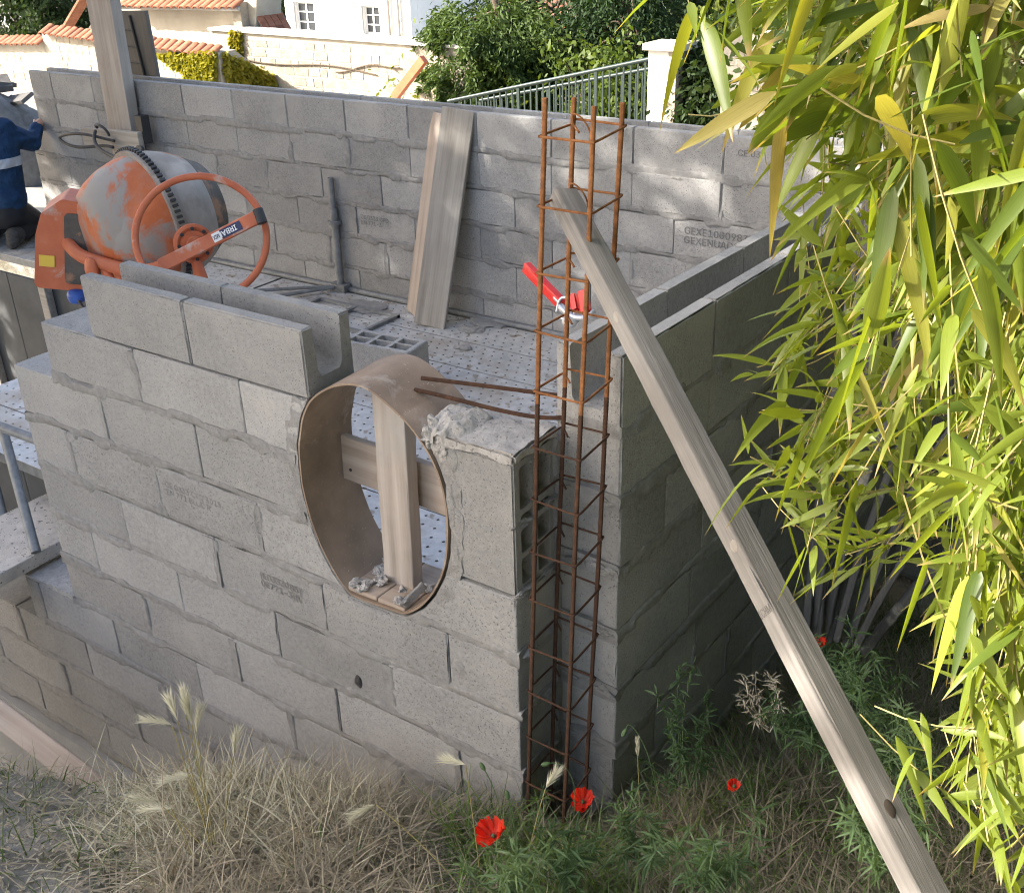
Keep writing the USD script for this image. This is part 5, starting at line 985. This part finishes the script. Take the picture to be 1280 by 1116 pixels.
# ------------------------------------------------------------------ bamboo
bam = thing('bamboo_clump', 'leaning bamboo clump with long yellow-green leaves beside the right wall', 'bamboo')
rng = np.random.default_rng(5)
def bamboo_set(poly, n, t0, t1, L, dirs, jit, wr=.15, per=6):
    """sprays of leaves: points inside the clump's outline, at their own depths"""
    m = max(1, n // per); q = in_poly(poly, m, rng); t = rng.uniform(t0, t1, m); C_ = np.array([at(x, y, d) for (x, y), d in zip(q, t)]); P, D, LL, TW = [], [], [], []
    for c in C_:
        base = nrm(RIGHT * dirs[0] + UP * dirs[1] - FWD * dirs[2] + rng.normal(size=3) * .35); k = rng.integers(per - 2, per + 3)
        tw = np.array([c - base * (.05 + .05 * i) + V(0, 0, .015 * i * i * .3) for i in range(4)])[::-1]; TW.append(tw)
        for i in range(k):
            P.append(tw[-1] + (tw[0] - tw[-1]) * (i / k) * .8 + rng.normal(size=3) * .006); D.append(base + rng.normal(size=3) * jit); LL.append(rng.uniform(*L))
    return np.array(P), np.array(D), np.array(LL), TW
SETS = [
 (([(885, -30), (1290, -30), (1290, 330), (1030, 300), (985, 200), (930, 150), (915, 60)], 170, 1.15, 1.6, (.09, .17), (-.55, -.6, .15), .6)),
 (([(930, -30), (1290, -30), (1290, 420), (1020, 400), (1000, 230), (960, 150)], 620, 1.5, 2.3, (.06, .14), (-.5, -.45, .2), .9)),
 (([(905, 440), (1000, 330), (1290, 330), (1290, 760), (1120, 760), (1030, 700), (960, 590)], 480, 1.5, 2.2, (.05, .13), (-.7, -.3, .2), .85)),
 (([(1040, 340), (1290, 300), (1290, 560), (1060, 560)], 160, 1.2, 1.6, (.08, .15), (-.5, -.5, .2), .5)),
 (([(1170, 180), (1290, 150), (1290, 480), (1190, 420)], 60, .95, 1.25, (.09, .14), (-.3, -.65, .2), .5)),
 (([(1165, 520), (1290, 470), (1290, 1130), (1215, 1130), (1190, 960), (1180, 820), (1130, 700)], 330, 1.0, 1.6, (.05, .11), (-.4, -.5, .2), .85)),
 (([(875, -25), (1000, -25), (1000, 190), (940, 200), (900, 130)], 64, 1.2, 1.7, (.09, .17), (-.6, -.6, .15), .5)),
 (([(1185, 800), (1290, 770), (1290, 1135), (1225, 1135), (1190, 960)], 170, 1.05, 1.5, (.05, .11), (-.45, -.5, .2), .8)),
 (([(890, 450), (1000, 400), (1020, 600), (960, 610), (905, 570)], 70, 1.55, 1.95, (.06, .13), (-.85, -.2, .2), .6)),
 (([(965, 600), (1080, 560), (1100, 760), (1000, 730)], 80, 1.55, 2.0, (.06, .12), (-.8, -.35, .2), .6)),
 (([(1280, -400), (1800, -400), (1800, 1100), (1280, 1100)], 1500, 1.3, 2.6, (.08, .17), (-.3, -.6, .2), .6)),
 (([(930, -520), (1290, -520), (1290, -20), (900, -20)], 1100, 1.4, 2.8, (.08, .17), (-.4, -.6, .2), .6)),
]
AP, AD, AL, TW = [], [], [], []
for s in SETS:
    p, d, l, tw = bamboo_set(*s); AP.append(p); AD.append(d); AL.append(l); TW += tw
# mass of the clump itself, rising along the wall
m = 4200; c = np.c_[rng.uniform(.35, 2.4, m), rng.uniform(.3, 3.4, m), rng.uniform(-.2, 2.9, m)]; q, tt = px_of(c); ok = (q[:, 0] > 1010) & (tt > 1.5) & ((q[:, 0] > 1120) | (q[:, 1] < 520)); c = c[ok]
AP.append(c); AD.append(rng.normal(size=(len(c), 3)) * .6 + V(-.3, -.3, -.5)); AL.append(rng.uniform(.08, .17, len(c)))
AP, AD, AL = np.vstack(AP), np.vstack(AD), np.concatenate(AL); _, t = px_of(AP); _, t2 = px_of(AP + AD / np.linalg.norm(AD, axis=1, keepdims=True) * AL[:, None]); t = np.minimum(t, t2); ok = (AL / np.maximum(t, .01) < .135) & (t > .86); AP, AD, AL = AP[ok], AD[ok], AL[ok]; AW = AL * rng.uniform(.11, .20, len(AL))
cov = rng.uniform(.0, .6, len(AL))
q, t = px_of(AP + AD / np.linalg.norm(AD, axis=1, keepdims=True) * AL[:, None] * .5); inside = (q[:, 0] > -20) & (q[:, 0] < 1300) & (q[:, 1] > -40) & (q[:, 1] < 1150); score = np.where(inside, AL / t, 0); order = np.argsort(-score); near, rest = order[:300], order[300:]
r1 = ribbons(AP[near], AD[near], AL[near], AW[near], 9, cov[near], .28, rng=rng)
for k in range(len(near)): obj('leaf', tri(r1[0][k], r1[1][0]), 'bamboo_leaf', bam, smooth=True, uv=r1[2])
lm, uv = leaf_mesh(ribbons(AP[rest], AD[rest], AL[rest], AW[rest], 6, cov[rest], .28, rng=rng)); obj('foliage', lm, 'bamboo_leaf', bam, smooth=True, uv=uv, kind='stuff')
obj('twigs', cat([tube(t, .0012, 4) for t in TW]), 'twig', bam, kind='stuff')
def culm(pts, r, mat, nodes=9):
    p = spline(pts, 60); rr = np.full(60, r); nd = np.linspace(3, 56, nodes).astype(int); rr[nd] *= 1.16
    obj('culm', tube(p, rr, 10), mat, bam, smooth=True)
GC = [((1008, 790), (1022, 640), (1045, 480), (1075, 300), (1120, 60)), ((1022, 800), (1040, 660), (1085, 470), (1130, 300), (1190, 80)), ((1036, 800), (1066, 640), (1110, 470), (1165, 300), (1230, 80)), ((1046, 800), (1090, 650), (1150, 500), (1210, 380), (1290, 230)), ((1058, 805), (1110, 680), (1175, 560), (1240, 470), (1330, 330)), ((1030, 795), (1050, 700), (1095, 560), (1180, 380), (1260, 180)), ((1070, 810), (1130, 700), (1200, 610), (1300, 500)), ((1014, 795), (1028, 690), (1040, 560), (1066, 420), (1090, 200)), ((1080, 815), (1150, 730), (1240, 640), (1330, 560))]
for k, g in enumerate(GC): culm([at(x, y, 3.35 - .18 * i + .05 * (k % 3)) for i, (x, y) in enumerate(g)], .012 + .0025 * (k % 3), 'old_culm', 7)
culm([at(1292, 900, 1.75), at(1255, 640, 1.72), at(1222, 430, 1.7), at(1190, 150, 1.75), at(1150, -150, 1.9)], .0115, 'green_culm', 6)
culm([at(1245, 520, 1.9), at(1226, 300, 1.9), at(1218, 60, 1.95), at(1205, -160, 2.0)], .005, 'green_culm', 6)
culm([at(1135, 420, 1.9), at(1115, 200, 1.95), at(1085, -20, 2.0), at(1050, -180, 2.1)], .008, 'green_culm', 6)
# the grove goes on beyond the right edge of the view and over the wall
gv = thing('bamboo_grove', 'dense bamboo grove continuing to the right of the clump', 'bamboo'); rng = np.random.default_rng(99)
m = 60000; c = np.c_[rng.uniform(.35, 5.0, m), rng.uniform(-4.5, 6, m), rng.uniform(-1.6, 6, m)]; q, tt = px_of(c)
ok = (tt < -.3) | ((q[:, 0] > 1320) & (tt > 0) & (q[:, 0] > 1320 + 500 / np.maximum(tt, .1))) | (q[:, 1] < -60) | ((tt > 2.6) & (q[:, 0] > 1060) & (q[:, 1] < 600)); far = np.linalg.norm(c - CAM, axis=1); ok &= (far > 1.3) & ((far > 2.0) | (tt < -.2) | (q[:, 0] > 2100)); ok &= (c[:, 2] > 2.4) | (c[:, 0] > .75); ok &= (c[:, 1] > -.6) | (c[:, 0] > 2.0) | ((c[:, 2] > 2.5) & (c[:, 0] > .8)); ok &= (c[:, 0] * nl[0] + c[:, 1] * nl[1] < 3.6) | (c[:, 2] < 9); c = c[ok]
L = rng.uniform(.16, .30, len(c)); lm, uv = leaf_mesh(ribbons(c, rng.normal(size=(len(c), 3)) * .6 + V(-.3, -.1, -.5), L, L * .24, 5, .4, .25, rng=rng)); obj('foliage', lm, 'shade_leaf', gv, smooth=True, uv=uv, kind='stuff')
for k in range(14): x, y = rng.uniform(1.3, 3.6), rng.uniform(.6, 4.5); obj('culm', tube(spline([(x, y, -2), (x - .05, y, 0), (x - .3, y - .1, 2.4), (x - .8, y - .3, 4.4)], 20), .018, 8), 'old_culm', gv, smooth=True)
sp_ = tube(spline([at(1160, 405, 2.55), at(1172, 440, 2.5), at(1196, 520, 2.45), at(1212, 570, 2.45)], 16), .008, 6); tag(obj('black_strap', sp_, 'black_iron', None, smooth=True), 'black strap tied round the leaning bamboo culms', 'strap')
